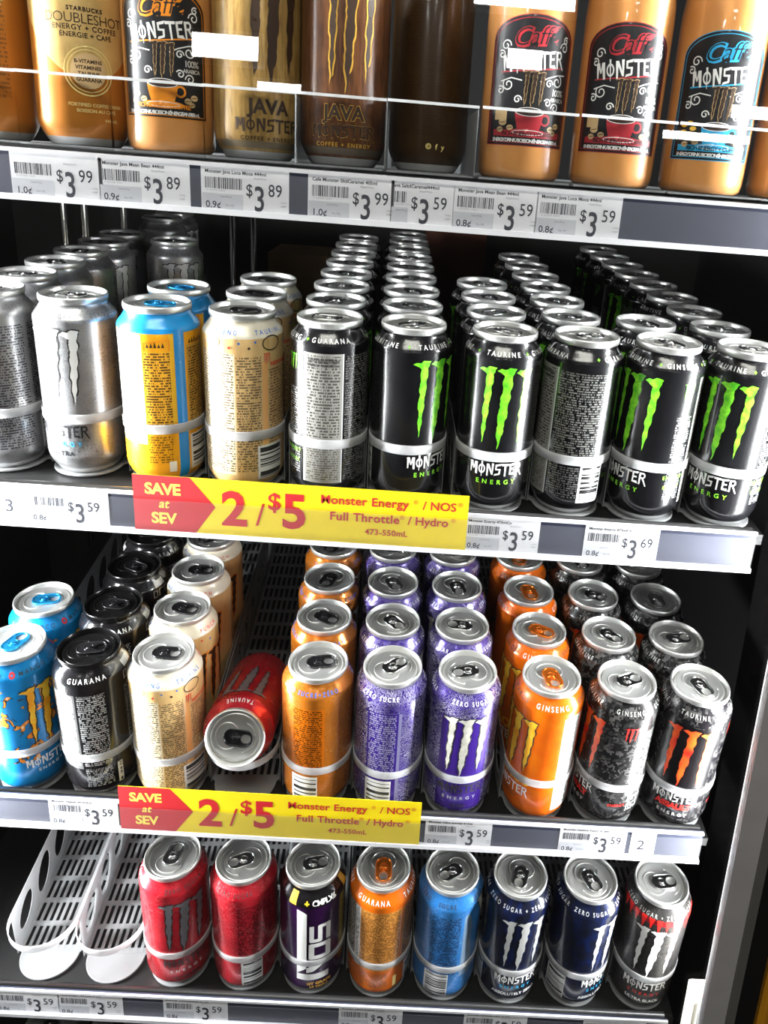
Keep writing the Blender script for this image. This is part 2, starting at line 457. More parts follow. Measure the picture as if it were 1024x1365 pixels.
def shoulder(parts, size=4.4, v=143.2):
    size *= .84
    """parts: [(text, u_mm, ink)]"""
    return [('text', t, u, v, size, ink, .012, 1.6) for t, u, ink in parts]
def can_body(kind, skin_mat, decals):
    prof = CAN
    if kind == 'blue_ultra': prof = [q for q in CAN if not .02 < q[1] < .13] ; prof = sorted(prof[:10] + [(.0331, .02 + .004 * k) for k in range(30)] + prof[10:], key=lambda q: q[1] if q[0] > .0235 else -q[0] * 0 + q[1] * 0 - 1 + q[0])
    mb = MB(); mb.lathe(prof, 56)
    mats = [skin_mat]; idx = {}
    def mi(name):
        if name not in idx: idx[name] = len(mats); mats.append(INK[name])
        return idx[name]
    for k, d in enumerate(decals):
        off = .00022 + k * .000012
        t = d[0]
        if t == 'text':
            _, s, u, v, size, ink, bold, space = d
            wrap(mb, shift(mm(text_polys(s, size * 1.37, bold, space)), u / 1000, v / 1000), mi(ink), CANP, off)
        elif t == 'vtext':
            _, s, u, v, size, ink, bold, space = d
            wrap(mb, shift(mm(text_polys(s, size * 1.37, bold, space)), u / 1000, v / 1000, PI / 2), mi(ink), CANP, off)
        elif t == 'word':
            _, u, v, ht, wd, ink = d
            wrap(mb, shift(mm(gothic_letters(ht, wd)), u / 1000, v / 1000), mi(ink), CANP, off)
        elif t == 'claw':
            _, u, v, wd, ht, ink, outline = d
            if outline: wrap(mb, mm(claw_polys(u, v, wd, ht, 1.1)), mi(outline), CANP, off)
            wrap(mb, mm(claw_polys(u, v, wd, ht)), mi(ink), CANP, off + .00010)
        elif t == 'poly':
            wrap(mb, mm(d[1]), mi(d[2]), CANP, off)
    me = mb.mesh('can_body', mats)
    if kind == 'blue_ultra':          # this can is dented near its right shoulder
        for v in me.vertices:
            th = math.atan2(v.co.x, -v.co.y) * 33.1; z = v.co.z * 1000
            g = math.exp(-((th - 27) / 11) ** 2 - ((z - 124 - .35 * (th - 27)) / 11) ** 2) + .45 * math.exp(-((th - 20) / 6) ** 2 - ((z - 92) / 22) ** 2)
            k = 1 - .24 * g
            v.co.x *= k; v.co.y *= k
    return me

# ---------------- the kinds of can: skin + print
BLK = (.006, .006, .007)
KIND = {}
def kind(name, sk, decals, lid='silver', tab='silver'): KIND[name] = dict(skin=sk, decals=decals, lid=lid, tab=tab, mesh=None)
SLOGO = [('word', 0, 42.5, 10, 47, 'white'), ('text', 'ENERGY', 0, 31, 4.2, 'lime', .02, 1.9)]
kind('black_green', skin('black_print', BLK, (.004, .004, .005), .0, .22,
     zones=[(61, 93, 18, 133, (.25, .245, .225)), (60, 61.4, 18, 133, (.6, .6, .6)), (93, 94, 18, 133, (.6, .6, .6))],
     panels=[(63, 91, 60, 131, (.05, .045, .04), 2.6, .9), (63, 91, 20, 58, (.08, .07, .06), 2.1, .85), (95.5, 104.2, 20, 131, (.17, .17, .16), 2.1, .9), (-104.2, -72, 52, 131, (.17, .17, .16), 2.1, .9),
             (-104, -84, 18, 48, (.15, .15, .15), 2.1, .8), (40, 56, 24, 100, (.5, .5, .5), 2.2, .55)],
     codes=[(-84, -62, 14, 50)], coat=.6),
     [('claw', 0, 97, 46, 72, 'green', None), ('claw', 47, 122, 11, 15, 'green', None)] + SLOGO +
     [('text', 'ENERGY', 47, 45, 3.5, 'lime', .02, 1.2), ('text', 'ENERGY', 47, 36, 3, 'lime', .02, 1.2)] +
     shoulder([('TAURINE', -4, 'white'), ('+', 18.5, 'lime'), ('GINSENG', 39, 'white'), ('+', 62, 'lime'), ('GUARANA', 83, 'white'), ('+', -81, 'lime'), ('CARNITINE', -56, 'white'), ('+', -27, 'lime')]) +
     [('text', 'Nutrition Facts', 77, 127.5, 3.1, 'black', .02, 1), ('text', 'Valeur nutritive', 77, 123.4, 3.1, 'black', .02, 1)])
kind('silver', skin('silver_print', (.62, .62, .62), (.50, .50, .51), .85, .32, pattern=('swirl', (.30, .30, .32), .13),
     panels=[(58, 100, 20, 130, (.08, .08, .09), 2.3, .9), (-104, -68, 50, 130, (.08, .08, .09), 2.3, .9)], codes=[(-100, -78, 14, 46)]),
     [('claw', 0, 97, 46, 72, 'white', 'dark'), ('word', 0, 42.5, 10, 47, 'black'), ('text', 'ENERGY', 0, 31, 4.2, 'cyan', .02, 1.9), ('text', 'ULTRA', 0, 22, 4, 'black', .04, 1.3)] +
     shoulder([('ZERO SUGAR', 0, 'grey'), ('ZÉRO SUCRE', 52, 'grey'), ('ZERO SUGAR', -52, 'grey')], 3.8))
kind('gold_blue', skin('gold_blue_print', (.86, .40, .012), (.78, .34, .01), .1, .3,
     zones=[(-104.3, 104.3, 137, 152, (.01, .30, .72)), (13, 22, 5, 140, (.01, .26, .70)), (23.5, 60, 50, 53.5, (.01, .30, .72)), (-11, 10.5, 56, 122, (.80, .40, .03)), (9, 12.5, 60, 136, (.95, .55, .03)),
            (24, 56, 56, 126, (.60, .34, .05)), (-48, -13, 40, 136, (.80, .80, .80))],
     panels=[(-12, 9, 50, 121, (.08, .035, .01), 2.3, .95), (25, 55, 57, 124, (.07, .035, .01), 2.3, .9), (-12, 8, 22, 48, (.08, .035, .01), 2.3, .8), (-46, -15, 44, 132, (.15, .12, .1), 2.3, .9)],
     codes=[(24, 52, 13, 46)]),
     [('poly', stroke([(-12, 123), (-12, 129), (9, 132), (9, 123)], 1.2), 'orange'), ('poly', [[(-9 + 3 * k, 125.6), (-7.8 + 3 * k, 129 + (k % 3)), (-6.6 + 3 * k, 125.6)] for k in range(5)], 'brown'),
      ('poly', [[(26 + 3 * k, 127), (27.3 + 3 * k, 131 + (k % 3)), (28.6 + 3 * k, 127)] for k in range(8)], 'brown'), ('poly', rect(4, 10, 14, 24), 'white')], tab='blue')
kind('tan', skin('cream_print', (.68, .46, .20), (.62, .42, .18), .1, .33,
     zones=[(-104.3, 104.3, 138.5, 152, (.72, .66, .52)), (15, 20, 14, 118, (.80, .40, .12)), (-46, -8, 18, 126, (.74, .62, .42))],
     panels=[(-45, -9, 20, 126, (.10, .07, .04), 2.3, .92), (-7, 14, 20, 124, (.12, .08, .04), 2.3, .92), (21, 46, 34, 112, (.16, .08, .05), 2.5, .85), (-104, -60, 20, 120, (.1, .07, .05), 2.4, .8)],
     codes=[(10, 36, 12, 44)], pattern=('grain', (.60, .36, .14))),
     shoulder([('TAURINE', 24, 'blue'), ('GINSENG', -20, 'blue'), ('PUNCH', 66, 'red'), ('CAFEINE', -68, 'blue')], 4.2) +
     [('claw', 19, 121, 6, 10, 'red', None), ('text', 'RESPONSIBLY', 36, 116, 3.2, 'red', .02, 1),
      ('poly', ringpoly(24, 134, 9, 6.5, 1.0), 'brown'), ('poly', ringpoly(-26, 135, 6, 5, .8), 'brown')] +
     [('poly', [ellipse(u, v, r, r, 8)], c) for u, v, r, c in [(-34, 134, 1, 'blue'), (-12, 131, 1.2, 'red'), (-4, 135, 1, 'blue'), (4, 131, 1.2, 'brown'), (9, 136, 1, 'blue'), (44, 132, 1.3, 'blue'), (54, 134, 1.2, 'red'), (64, 131, 1.2, 'blue')]] +
     [('claw', 66, 84, 40, 66, 'brown', 'orange')], tab='black')
kind('blue_mango', skin('blue_print', (.004, .21, .50), (.004, .17, .45), .25, .28,
     pattern=('blobs', (.80, .26, .02), (.85, .62, .40), 42, 128), panels=[(56, 100, 20, 120, (.02, .03, .08), 2.3, .9)], codes=[(-96, -74, 14, 46)]),
     [('claw', 4, 92, 42, 68, 'amber', 'brown'), ('word', 0, 39, 9, 42, 'white'), ('text', 'ENERGY', 0, 29, 3.4, 'white', .02, 1.5)] +
     shoulder([('MANGO LOCO', 10, 'dark'), ('MANGO LOCO', -54, 'dark'), ('MANGO LOCO', 74, 'dark')], 4.4) +
     [('poly', [ellipse(-20 + 1.9 * math.cos(a), 143.2 + 1.9 * math.sin(a), .9, .9, 8) for a in [k * PI / 4 for k in range(8)]], 'red'), ('poly', [ellipse(42 + 1.9 * math.cos(a), 143.2 + 1.9 * math.sin(a), .9, .9, 8) for a in [k * PI / 4 for k in range(8)]], 'red')], tab='blue')
kind('black_brown', skin('black_back_print', (.008, .007, .008), (.005, .005, .006), .0, .2,
     zones=[(-48, -20, 40, 128, (.10, .10, .10)), (-104.3, 104.3, 10, 12, (.1, .04, .03))],
     panels=[(-47, -22, 44, 127, (.6, .6, .6), 2.4, .9), (-18, 6, 44, 127, (.45, .45, .45), 2.3, .9), (26, 58, 40, 122, (.45, .45, .45), 2.3, .85), (-18, 6, 18, 40, (.4, .4, .4), 2.3, .8)],
     codes=[(10, 15, 14, 40)], coat=.7),
     shoulder([('GUARANA', -8, 'white'), ('GINSENG', 82, 'white'), ('TAURINE', -80, 'white')], 4.6, 142.6) +
     [('poly', rect(30, 44, 140, 146), 'silver'), ('poly', stroke([(27, 129), (27, 137), (31, 137), (31, 129), (27, 129)], 1.4) + stroke([(34, 129), (34, 137), (39, 137)], 1.4) + stroke([(42, 129), (42, 137), (46, 137), (46, 129), (42, 129)], 1.4), 'silver'), ('text', 'Nasty', 36, 123, 4, 'silver', .02, 1)], lid='black', tab='black')
kind('red_ultra', skin('red_print', (.55, .012, .025), (.42, .008, .018), .45, .27, pattern=('swirl', (.70, .12, .13), .09),
     panels=[(60, 96, 22, 128, (.12, .004, .01), 2.3, .9), (-104, -70, 60, 128, (.12, .004, .01), 2.3, .8)], codes=[(62, 84, 10, 48)]),
     [('claw', 0, 93, 46, 70, 'clawgrey', 'black'), ('word', 0, 41.5, 10, 45, 'dark'), ('text', 'ENERGY', 0, 30, 4, 'white', .02, 1.9), ('text', 'ULTRA RED', 0, 19.5, 3.4, 'dark', .04, 1.1)] +
     shoulder([('ZERO SUGAR', 4, 'dark'), ('ZÉRO SUCRE', 56, 'dark'), ('TAURINE', -54, 'white')], 4))
kind('red_side', skin('red_plain_print', (.55, .012, .025), (.45, .008, .018), .45, .27, pattern=('swirl', (.70, .16, .16), .06)),
     [('claw', 0, 93, 46, 70, 'clawgrey', 'black')] + shoulder([('TAURINE', 0, 'white'), ('ZERO SUGAR', 56, 'dark'), ('ZÉRO SUCRE', -56, 'dark')], 4), tab='black')
kind('orange_ultra', skin('orange_foil_print', (.56, .16, .008), (.48, .14, .012), .5, .25, pattern=('swirl', (.70, .34, .10), .09),
     zones=[(58, 90, 50, 128, (.72, .17, .004))], panels=[(60, 88, 56, 127, (.12, .04, .004), 2.4, .95)], codes=[(58, 84, 13, 46)]),
     [('claw', 0, 93, 46, 70, 'clawsilver', 'brown'), ('word', 0, 41.5, 10, 45, 'brown')] + shoulder([('ZERO SUGAR', 0, 'blue'), ('ZÉRO', 52, 'blue'), ('SUCRE+ZÉRO', 84, 'blue'), ('ZERO SUGAR', -54, 'blue')], 4), tab='black')
kind('purple_ultra', skin('purple_print', (.050, .018, .26), (.038, .013, .20), .45, .27, pattern=('swirl', (.62, .60, .74), .20),
     zones=[(-24, 24, 14, 128, (.055, .018, .27)), (58, 88, 14, 128, (.045, .016, .25)), (88, 91, 14, 128, (.25, .23, .4))], panels=[(60, 86, 50, 127, (.42, .40, .58), 2.5, .9)], codes=[(58, 84, 13, 46)]),
     [('claw', 0, 93, 44, 70, 'clawsilver', 'dark'), ('word', 0, 41.5, 10, 45, 'dark'), ('text', 'ENERGY', 0, 30, 4, 'silver', .02, 1.9), ('text', 'ULTRA', 0, 20, 3.4, 'dark', .04, 1.1)] +
     shoulder([('ZERO SUGAR', 4, 'white'), ('ZÉRO SUCRE', 68, 'white'), ('ZERO SUGAR', -58, 'white')], 4))
kind('orange_hot', skin('orange_print', (.74, .13, .003), (.68, .11, .003), .15, .24,
     zones=[(48, 70, 18, 132, (.82, .82, .80))], panels=[(51, 68, 22, 130, (.1, .1, .1), 2.3, .9), (-100, -60, 22, 126, (.2, .06, .01), 2.3, .85)],
     pattern=('smoke', (.70, .15, .004))),
     [('claw', 0, 91, 46, 70, 'amber', 'dark'), ('text', 'KHAOS', -2, 53, 11, 'amber', .05, 1), ('word', 0, 39, 10, 46, 'white'), ('text', 'ENERGY', 0, 29, 3.4, 'dark', .02, 1.5)] +
     shoulder([('KHAOS', -4, 'dark'), ('GINSENG', 35, 'white'), ('KHAOS', 78, 'dark'), ('TAURINE', -60, 'white')], 4.8), tab='orange')
CAMO = ('camo', (.075, .072, .07), (.03, .03, .03))
kind('camo', skin('camo_print', (.012, .012, .012), (.008, .008, .008), .1, .25, pattern=CAMO, panels=[(58, 98, 22, 120, (.45, .45, .45), 2.3, .8)], codes=[(-98, -76, 14, 46)], coat=.5),
     [('claw', 0, 94, 46, 70, 'flame', None), ('claw', 48, 120, 13, 17, 'red', None), ('word', 0, 44, 9, 45, 'white'), ('text', 'ASSAULT', 0, 34, 6.2, 'red', .06, 1), ('text', 'ENERGY', 0, 24, 3.8, 'white', .02, 1.7), ('text', 'ENERGY', 48, 32, 3, 'red', .02, 1.2)] +
     shoulder([('TAURINE', 0, 'silver'), ('GINSENG', 45, 'silver'), ('GUARANA', 90, 'silver'), ('CARNITINE', -50, 'silver')], 4.2))
kind('assault', skin('assault_print', (.010, .009, .011), (.008, .007, .009), .1, .23, pattern=CAMO,
     zones=[(-27, 27, 54, 132, (.006, .005, .006))], panels=[(58, 98, 22, 120, (.45, .45, .45), 2.3, .8)], coat=.5), KIND['camo']['decals'])
NOSL = stroke([(-14, 36), (14, 36)], 7)
def block_nos():
    P = []
    # big N on its side, running the full height, with O and S stacked above its leg
    P += [[(-19, 37), (-9, 46), (-9, 126), (-13, 129), (-19, 131)]]
    P += [[(-9, 37), (14, 37), (14, 28), (-19, 28), (-19, 37)]]
    P += [[(-9, 46), (4, 55), (15, 55), (-2, 41), (-9, 39)]]
    P += stroke([(-4, 62), (13, 62), (13, 80), (-4, 80), (-4, 62)], 5.5)
    P += stroke([(-4, 107), (-4, 87), (4.5, 87), (4.5, 107), (13, 107), (13, 87)], 4.6)
    return P
kind('purple_block', skin('dark_purple_print', (.035, .004, .055), (.028, .003, .045), .45, .26,
     zones=[(-104.3, 104.3, 134, 152, (.008, .007, .008)), (28, 36, 40, 132, (.45, .30, .04)), (-104.3, 104.3, 11, 12, (.5, .5, .5))], panels=[(26, 54, 40, 130, (.4, .28, .05), 2.4, .6), (-104, -60, 30, 126, (.35, .3, .35), 2.4, .8)]),
     [('poly', [q for p in block_nos() for q in [p]], 'white'), ('text', 'GT GRAPE', 4, 22, 4, 'gold', .05, 1), ('text', '6T TRIPLE', 4, 16, 3.4, 'gold', .05, 1),
      ('text', 'CMPLX6', 9, 140, 5.4, 'white', .03, .9), ('text', '+', -9, 140, 6, 'yellow', .05, 1), ('poly', rect(-28, -20, 136, 148), 'gold'), ('poly', rect(34, 42, 137, 149), 'gold')])
kind('orange_full', skin('deep_orange_print', (.66, .13, .004), (.60, .12, .004), .2, .26,
     zones=[(-26, 18, 46, 132, (.62, .26, .05)), (20, 60, 46, 132, (.45, .20, .05)), (-33, -26, 46, 132, (.75, .74, .70)), (-62, -33, 46, 132, (.16, .14, .13))],
     panels=[(-25, 17, 47, 131, (.16, .06, .012), 2.2, .9), (22, 58, 47, 131, (.12, .05, .012), 2.2, .9), (-61, -34, 48, 131, (.5, .5, .5), 2.4, .8), (-32, -27, 48, 131, (.1, .1, .1), 2.4, .9), (-24, 6, 20, 42, (.2, .07, .01), 2.3, .9)], codes=[(26, 52, 12, 44)]),
     shoulder([('GUARANA', -14, 'white'), ('TAURINE', 38, 'white'), ('GINSENG', 86, 'white'), ('CARNITINE', -70, 'white')], 4.8) + [('poly', rect(12, 16, 18, 34), 'pale')], tab='orange')
kind('blue_ultra', skin('sky_blue_print', (.022, .18, .50), (.018, .15, .44), .35, .28, pattern=('swirl', (.22, .42, .70), .07),
     zones=[(8, 22, 40, 130, (.20, .30, .42))], panels=[(-26, 4, 44, 130, (.01, .02, .06), 2.4, .95), (-104, -60, 40, 128, (.01, .02, .06), 2.4, .9)], codes=[(-30, -4, 10, 46)]),
     [('claw', 52, 94, 44, 70, 'clawsilver', 'dark')] + shoulder([('ZERO SUGAR', 38, 'dark'), ('SUCRE', -12, 'dark'), ('ZÉRO', -40, 'dark'), ('ZERO SUGAR', 90, 'dark')], 4))
kind('absolute', skin('navy_print', (.005, .006, .014), (.006, .008, .022), .15, .22, pattern=('smoke', (.004, .010, .055)),
     panels=[(56, 100, 20, 128, (.35, .36, .4), 2.3, .7)], codes=[(-64, -40, 10, 48)], coat=.5),
     [('claw', 0, 94, 46, 72, 'silver', None), ('word', 0, 43, 10, 46, 'white'), ('text', 'ENERGY', 0, 32, 4.2, 'cyan', .02, 1.8), ('text', 'ABSOLUTELY ZERO', 0, 22, 4, 'white', .03, 1)] +
     shoulder([('ZERO SUGAR + ZÉRO SUCRE', 0, 'silver'), ('ZERO SUGAR', -72, 'silver'), ('ZÉRO', 74, 'silver')], 4))
kind('ultra_black', skin('black_foil_print', (.055, .052, .05), (.035, .033, .032), .7, .33, pattern=('swirl', (.16, .15, .145), .10),
     zones=[(-104.3, 104.3, 134, 140, (.35, .02, .03))], panels=[(58, 98, 22, 126, (.5, .5, .5), 2.3, .7)]),
     [('poly', [[(8 * k - 44, 141), (8 * k - 41, 127 - 4 * (k % 2)), (8 * k - 38, 141)] for k in range(12)], 'red'), ('claw', 0, 92, 46, 70, 'white', None), ('word', 0, 43, 10, 46, 'white'), ('text', 'ENERGY', 0, 31.5, 4.2, 'red', .02, 1.8), ('text', 'ULTRA BLACK', 0, 21.5, 4, 'white', .03, 1)] +
     shoulder([('ZERO SUGAR • ZÉRO SUCRE', 0, 'silver'), ('ZERO SUGAR', 72, 'silver'), ('ZÉRO', -72, 'silver')], 4))
WOOD = lambda ink, c, o: [('claw', 3, 98, 40, 94, c, o)] + ([('text', 'JAVA', 0, 37.5, 10.1, o, .06, 1)] if o != ink else []) + [('text', 'JAVA', 0, 37.5, 10, ink, .04, 1), ('word', 0, 24.4, 8.7, 50.3, o), ('word', 0, 24.5, 8.3, 50, ink), ('text', 'COFFEE + ENERGY', 0, 15, 3.0, o, .02, 1.3)]
kind('wood_tan', skin('tan_wood_print', (.40, .25, .075), (.34, .20, .055), .15, .33, pattern=('grain', (.22, .12, .03)), panels=[(34, 44, 40, 150, (.15, .08, .02), 3, .8)], zones=[(-104.3, 104.3, 8, 13, (.16, .12, .07))]), WOOD('brown', 'brown', 'brown'))
kind('wood_brown', skin('brown_wood_print', (.15, .058, .02), (.11, .038, .012), .15, .33, pattern=('grain', (.055, .018, .006)), zones=[(-104.3, 104.3, 8, 13, (.12, .09, .06))]), WOOD('brown', 'brown', 'gold'))
kind('wood_dark', skin('dark_coffee_print', (.045, .022, .005), (.035, .015, .004), .2, .3, panels=[(-30, 30, 28, 150, (.03, .012, .003), 2.4, .9)]),
     [('text', '© f y', 0, 20, 4.4, 'pale', .02, 1.3)])
kind('coffee_gold', skin('cream_gold_print', (.68, .46, .17), (.60, .40, .14), .25, .3, pattern=('half', (.48, .17, .02), 46, 26), panels=[(40, 52, 30, 150, (.2, .08, .02), 3, .8)]),
     [('text', 'STARBUCKS', 0, 92.6, 2.8, 'brown', .04, 1.2), ('text', 'DOUBLESHOT', 0, 86.6, 6.8, 'brown', -.01, .92), ('text', 'ENERGY + COFFEE', 0, 80.4, 3.6, 'brown', .015, 1.12), ('text', 'ÉNERGIE + CAFÉ', 0, 75.6, 3.4, 'brown', .015, 1.05),
      ('poly', ringpoly(0, 52, 17, 17, 1.0), 'pale'), ('poly', ringpoly(0, 52, 14.6, 14.6, .7), 'pale'), ('poly', [ellipse(0, 52, 12, 12)], 'tan'),
      ('text', 'B-VITAMINS', 0, 58.5, 2.6, 'brown', .03, 1), ('text', 'VITAMINES', 0, 54.4, 2.6, 'brown', .03, 1), ('text', 'TAURINE', 0, 50.3, 2.6, 'brown', .03, 1), ('text', 'GUARANA', 0, 46.2, 2.6, 'brown', .03, 1),
      ('text', 'FORTIFIED COFFEE DRINK', 4, 29, 2.4, 'pale', .02, 1), ('text', 'BOISSON AU CAFÉ', 4, 25, 2.4, 'pale', .02, 1), ('text', '444 mL', 14, 19, 2.4, 'pale', .02, 1)])

_canlabels = {}
def make_can(kind_name, mw, label, group, rot=0.0, tabrot=0.0, cat='can', first={}, base='energy_drink_can', face=True):
    K = KIND[kind_name]
    if K['mesh'] is None: K['mesh'] = can_body(kind_name, K['skin'], K['decals'])
    if face:          # rot is counted from the side of the can that faces the aisle where one stands
        q = mw.to_translation(); rot -= math.atan2(q.x - .33, q.y + .6376)
    m = mw @ Matrix.Rotation(rot, 4, 'Z')
    if kind_name not in first:
        t = thing(base, m, label, cat, group)
        obj('body', K['mesh'], t); l = obj('lid', LIDM[K['lid']], t); obj('pull_tab', TABME[K['tab']], l)
        first[kind_name] = t
    else:
        t = dup(first[kind_name], m, label, group)
    for c in t.children:
        if c.name.startswith('lid'): c.rotation_euler = (0, 0, tabrot - rot)
    return t

# ------------------------------------------------------------------ the cooler itself
RX = 0.616                      # right end of the shelves
LX = -0.170
def dark_steel(name, c, rough=.45, metal=.0):
    return solid(name, c, rough, metal)
LINER = dark_steel('black_liner', (.007, .007, .007), .6)
DECK = dark_steel('dark_shelf_steel', (.012, .012, .012), .5, .2)
LIPM = dark_steel('grey_shelf_lip', (.07, .07, .07), .32, .6)
RAIL = solid('slate_rail', lin(52, 56, 74), .42)
RAILW = solid('white_rail_edge', (.74, .74, .77), .35)
ALFR = solid('brushed_door_frame', (.42, .41, .41), .45, .3)
DKFR = solid('dark_gasket', (.11, .108, .10), .5, .2)
BLKFR = solid('black_door_trim', (.006, .006, .006), .35)
GLOSSB = solid('glossy_black_mullion', (.010, .010, .010), .14)
CHROME = solid('chrome', (.7, .7, .7), .15, 1.0)

def plastic(name, color, alpha, rough, transl=.25):
    m = bpy.data.materials.new(name); m.use_nodes = True; nt = m.node_tree; nt.nodes.clear()
    out = nt.nodes.new('ShaderNodeOutputMaterial'); p = nt.nodes.new('ShaderNodeBsdfPrincipled')
    tc = nt.nodes.new('ShaderNodeTexCoord'); n = noise(nt, tc.outputs['Object'], 60, 2)
    nt.links.new(mixc(nt, n.ramp(.3, .7), tuple(c * .93 for c in color), color), p.inputs['Base Color'])
    p.inputs['Roughness'].default_value = rough
    tr = nt.nodes.new('ShaderNodeBsdfTransparent'); tl = nt.nodes.new('ShaderNodeBsdfTranslucent'); tl.inputs[0].default_value = (*color, 1)
    m1 = nt.nodes.new('ShaderNodeMixShader'); m1.inputs[0].default_value = transl
    nt.links.new(p.outputs[0], m1.inputs[1]); nt.links.new(tl.outputs[0], m1.inputs[2])
    m2 = nt.nodes.new('ShaderNodeMixShader'); m2.inputs[0].default_value = alpha
    nt.links.new(tr.outputs[0], m2.inputs[1]); nt.links.new(m1.outputs[0], m2.inputs[2])
    nt.links.new(m2.outputs[0], out.inputs[0])
    return m
def clear(name, tint=(1, 1, 1), haze=.0, rough=.02, ior=1.45, refl=1.0):
    """thin clear sheet: see-through with a Fresnel reflection"""
    m = bpy.data.materials.new(name); m.use_nodes = True; nt = m.node_tree; nt.nodes.clear()
    out = nt.nodes.new('ShaderNodeOutputMaterial')
    tr = nt.nodes.new('ShaderNodeBsdfTransparent'); tr.inputs[0].default_value = (*tint, 1)
    gl = nt.nodes.new('ShaderNodeBsdfGlossy'); gl.inputs['Roughness'].default_value = rough
    fr = nt.nodes.new('ShaderNodeFresnel'); ge = nt.nodes.new('ShaderNodeNewGeometry')
    nt.links.new((X(nt, ge.outputs['Backfacing']) * (1 / ior - ior) + ior).s, fr.inputs[0])   # a thin sheet: same reflection on both faces
    mx = nt.nodes.new('ShaderNodeMixShader')
    nt.links.new((X(nt, fr.outputs[0]) * refl).s, mx.inputs[0]); nt.links.new(tr.outputs[0], mx.inputs[1]); nt.links.new(gl.outputs[0], mx.inputs[2])
    last = mx
    if haze:
        df = nt.nodes.new('ShaderNodeBsdfDiffuse'); df.inputs[0].default_value = (.8, .8, .82, 1)
        m2 = nt.nodes.new('ShaderNodeMixShader'); m2.inputs[0].default_value = haze
        nt.links.new(mx.outputs[0], m2.inputs[1]); nt.links.new(df.outputs[0], m2.inputs[2]); last = m2
    nt.links.new(last.outputs[0], out.inputs[0])
    return m
TRAYP = plastic('frosted_tray_plastic', (.50, .51, .52), .55, .35)
RINGP = plastic('milky_ring_plastic', (.80, .80, .81), .68, .3)
CLEARP = clear('clear_acrylic', (.98, .985, .985), .0, .02, 1.45, .45)
DIVP = plastic('clear_divider', (.7, .71, .72), .30, .2)
EDGEP = plastic('bright_acrylic_edge', (.86, .87, .88), .92, .3)
COVER = clear('clear_rail_cover', (.98, .98, .99), .03, .2, 1.45, .5)
GLASS = clear('door_glass', (.97, .98, .975), .0, .003, 1.5)

# walls of the cabinet
def simple_box(*a, mat):
    mb = MB(); mb.box(*a); return mb.mesh('panel', [mat])
ZB, ZT = -1.10, 0.80
WL, WR = -.46, .80
struct('wall_back', simple_box(WL, WR, .80, .82, ZB, ZT, mat=LINER))
struct('wall_left', simple_box(WL - .02, WL, -.10, .82, ZB, ZT, mat=LINER))
struct('wall_right', simple_box(WR, WR + .02, -.02, .82, ZB, ZT, mat=LINER))
struct('floor', simple_box(WL - .02, WR + .02, -.16, .82, ZB - .02, ZB, mat=LINER))
struct('ceiling', simple_box(WL - .02, WR + .02, -.02, .82, ZT, ZT + .02, mat=LINER))
mb = MB(); mb.box(.678, .684, .001, .16, ZB, ZT); mb.box(.684, .800, .05, .06, ZB, ZT)
struct('trim_1', mb.mesh('mullion', [GLOSSB])).matrix_world = DOORM
mb = MB(); mb.box(LX - .06, LX - .036, .004, .10, ZB, ZT)
struct('trim_2', mb.mesh('mullion', [GLOSSB])).matrix_world = DOORM
# glass door with its aluminium frame
door = bpy.data.objects.new('door_1', None); COL.objects.link(door); door['kind'] = 'structure'; door.matrix_world = DOORM
FX0, FX1 = .6190, .6400
mb = MB(); mb.box(FX0, FX1, -.022, -.012, ZB, ZT); mb.box(LX - .07, LX - .045, -.030, 0, ZB, ZT)
mb.box(LX - .045, FX0, -.030, 0, ZT - .03, ZT); mb.box(LX - .045, FX0, -.030, 0, ZB, ZB + .03)
obj('door_frame', mb.mesh('door_frame', [ALFR]), door)
mb = MB(); mb.box(FX1, .6480, -.024, 0, ZB, ZT); mb.box(FX0 + .012, FX1, -.012, 0, ZB, ZT)
obj('gasket', mb.mesh('gasket', [DKFR]), door)
mb = MB(); mb.box(LX - .044, FX0 - .0005, -.018, -.014, ZB + .031, ZT - .031)
obj('glass_pane', mb.mesh('glass_pane', [GLASS]), door)
mb = MB(); mb.box(.6490, .6700, -.017, 0, ZB, ZT)
struct('trim_3', mb.mesh('trim', [BLKFR])).matrix_world = DOORM
# timber panel beside the cooler
m, nt, b = new_mat('yellow_wood'); tc = nt.nodes.new('ShaderNodeTexCoord'); sp = nt.nodes.new('ShaderNodeSeparateXYZ'); nt.links.new(tc.outputs['Object'], sp.inputs[0])
gx, gz = X(nt, sp.outputs[0]), X(nt, sp.outputs[2])
g = noise(nt, vec(nt, gx * 120, 0.0, gz * 3), 1.0, 4, .4)
nt.links.new(mixc(nt, g.ramp(.3, .7), lin(150, 98, 10), lin(196, 136, 22)), b.inputs['Base Color']); b.inputs['Roughness'].default_value = .5
struct('wall_front', simple_box(.6710, 1.1, -.020, 0, ZB, ZT, mat=m)).matrix_world = DOORM

# light bar behind the right-hand door frame
t = thing('led_light_bar', DOORM @ Matrix.Translation((.664, .022, 0)), 'slim white light tube in cream bracket behind the right door frame', 'light')
mb = MB(); mb.box(-.010, .012, .004, .014, -.49, .72); obj('housing', mb.mesh('housing', [solid('led_housing', (.6, .6, .6), .4, .4)]), t)
mb = MB(); mb.lathe([(.0001, -.49), (.006, -.49), (.006, .72), (.0001, .72)], 20)
o = obj('lens', mb.mesh('lens', [solid('led_lens', (1, .99, .97), .4, 0, 1.5)]), t); o.location = (.004, -.004, 0)
mb = MB(); mb.box(-.034, .003, -.011, .016, -.560, -.482); mb.box(-.028, -.002, -.014, -.011, -.553, -.489); mb.box(-.038, -.034, -.008, .012, -.566, -.478)
obj('end_bracket', mb.mesh('end_bracket', [solid('cream_bracket', (.80, .77, .68), .4)]), t)

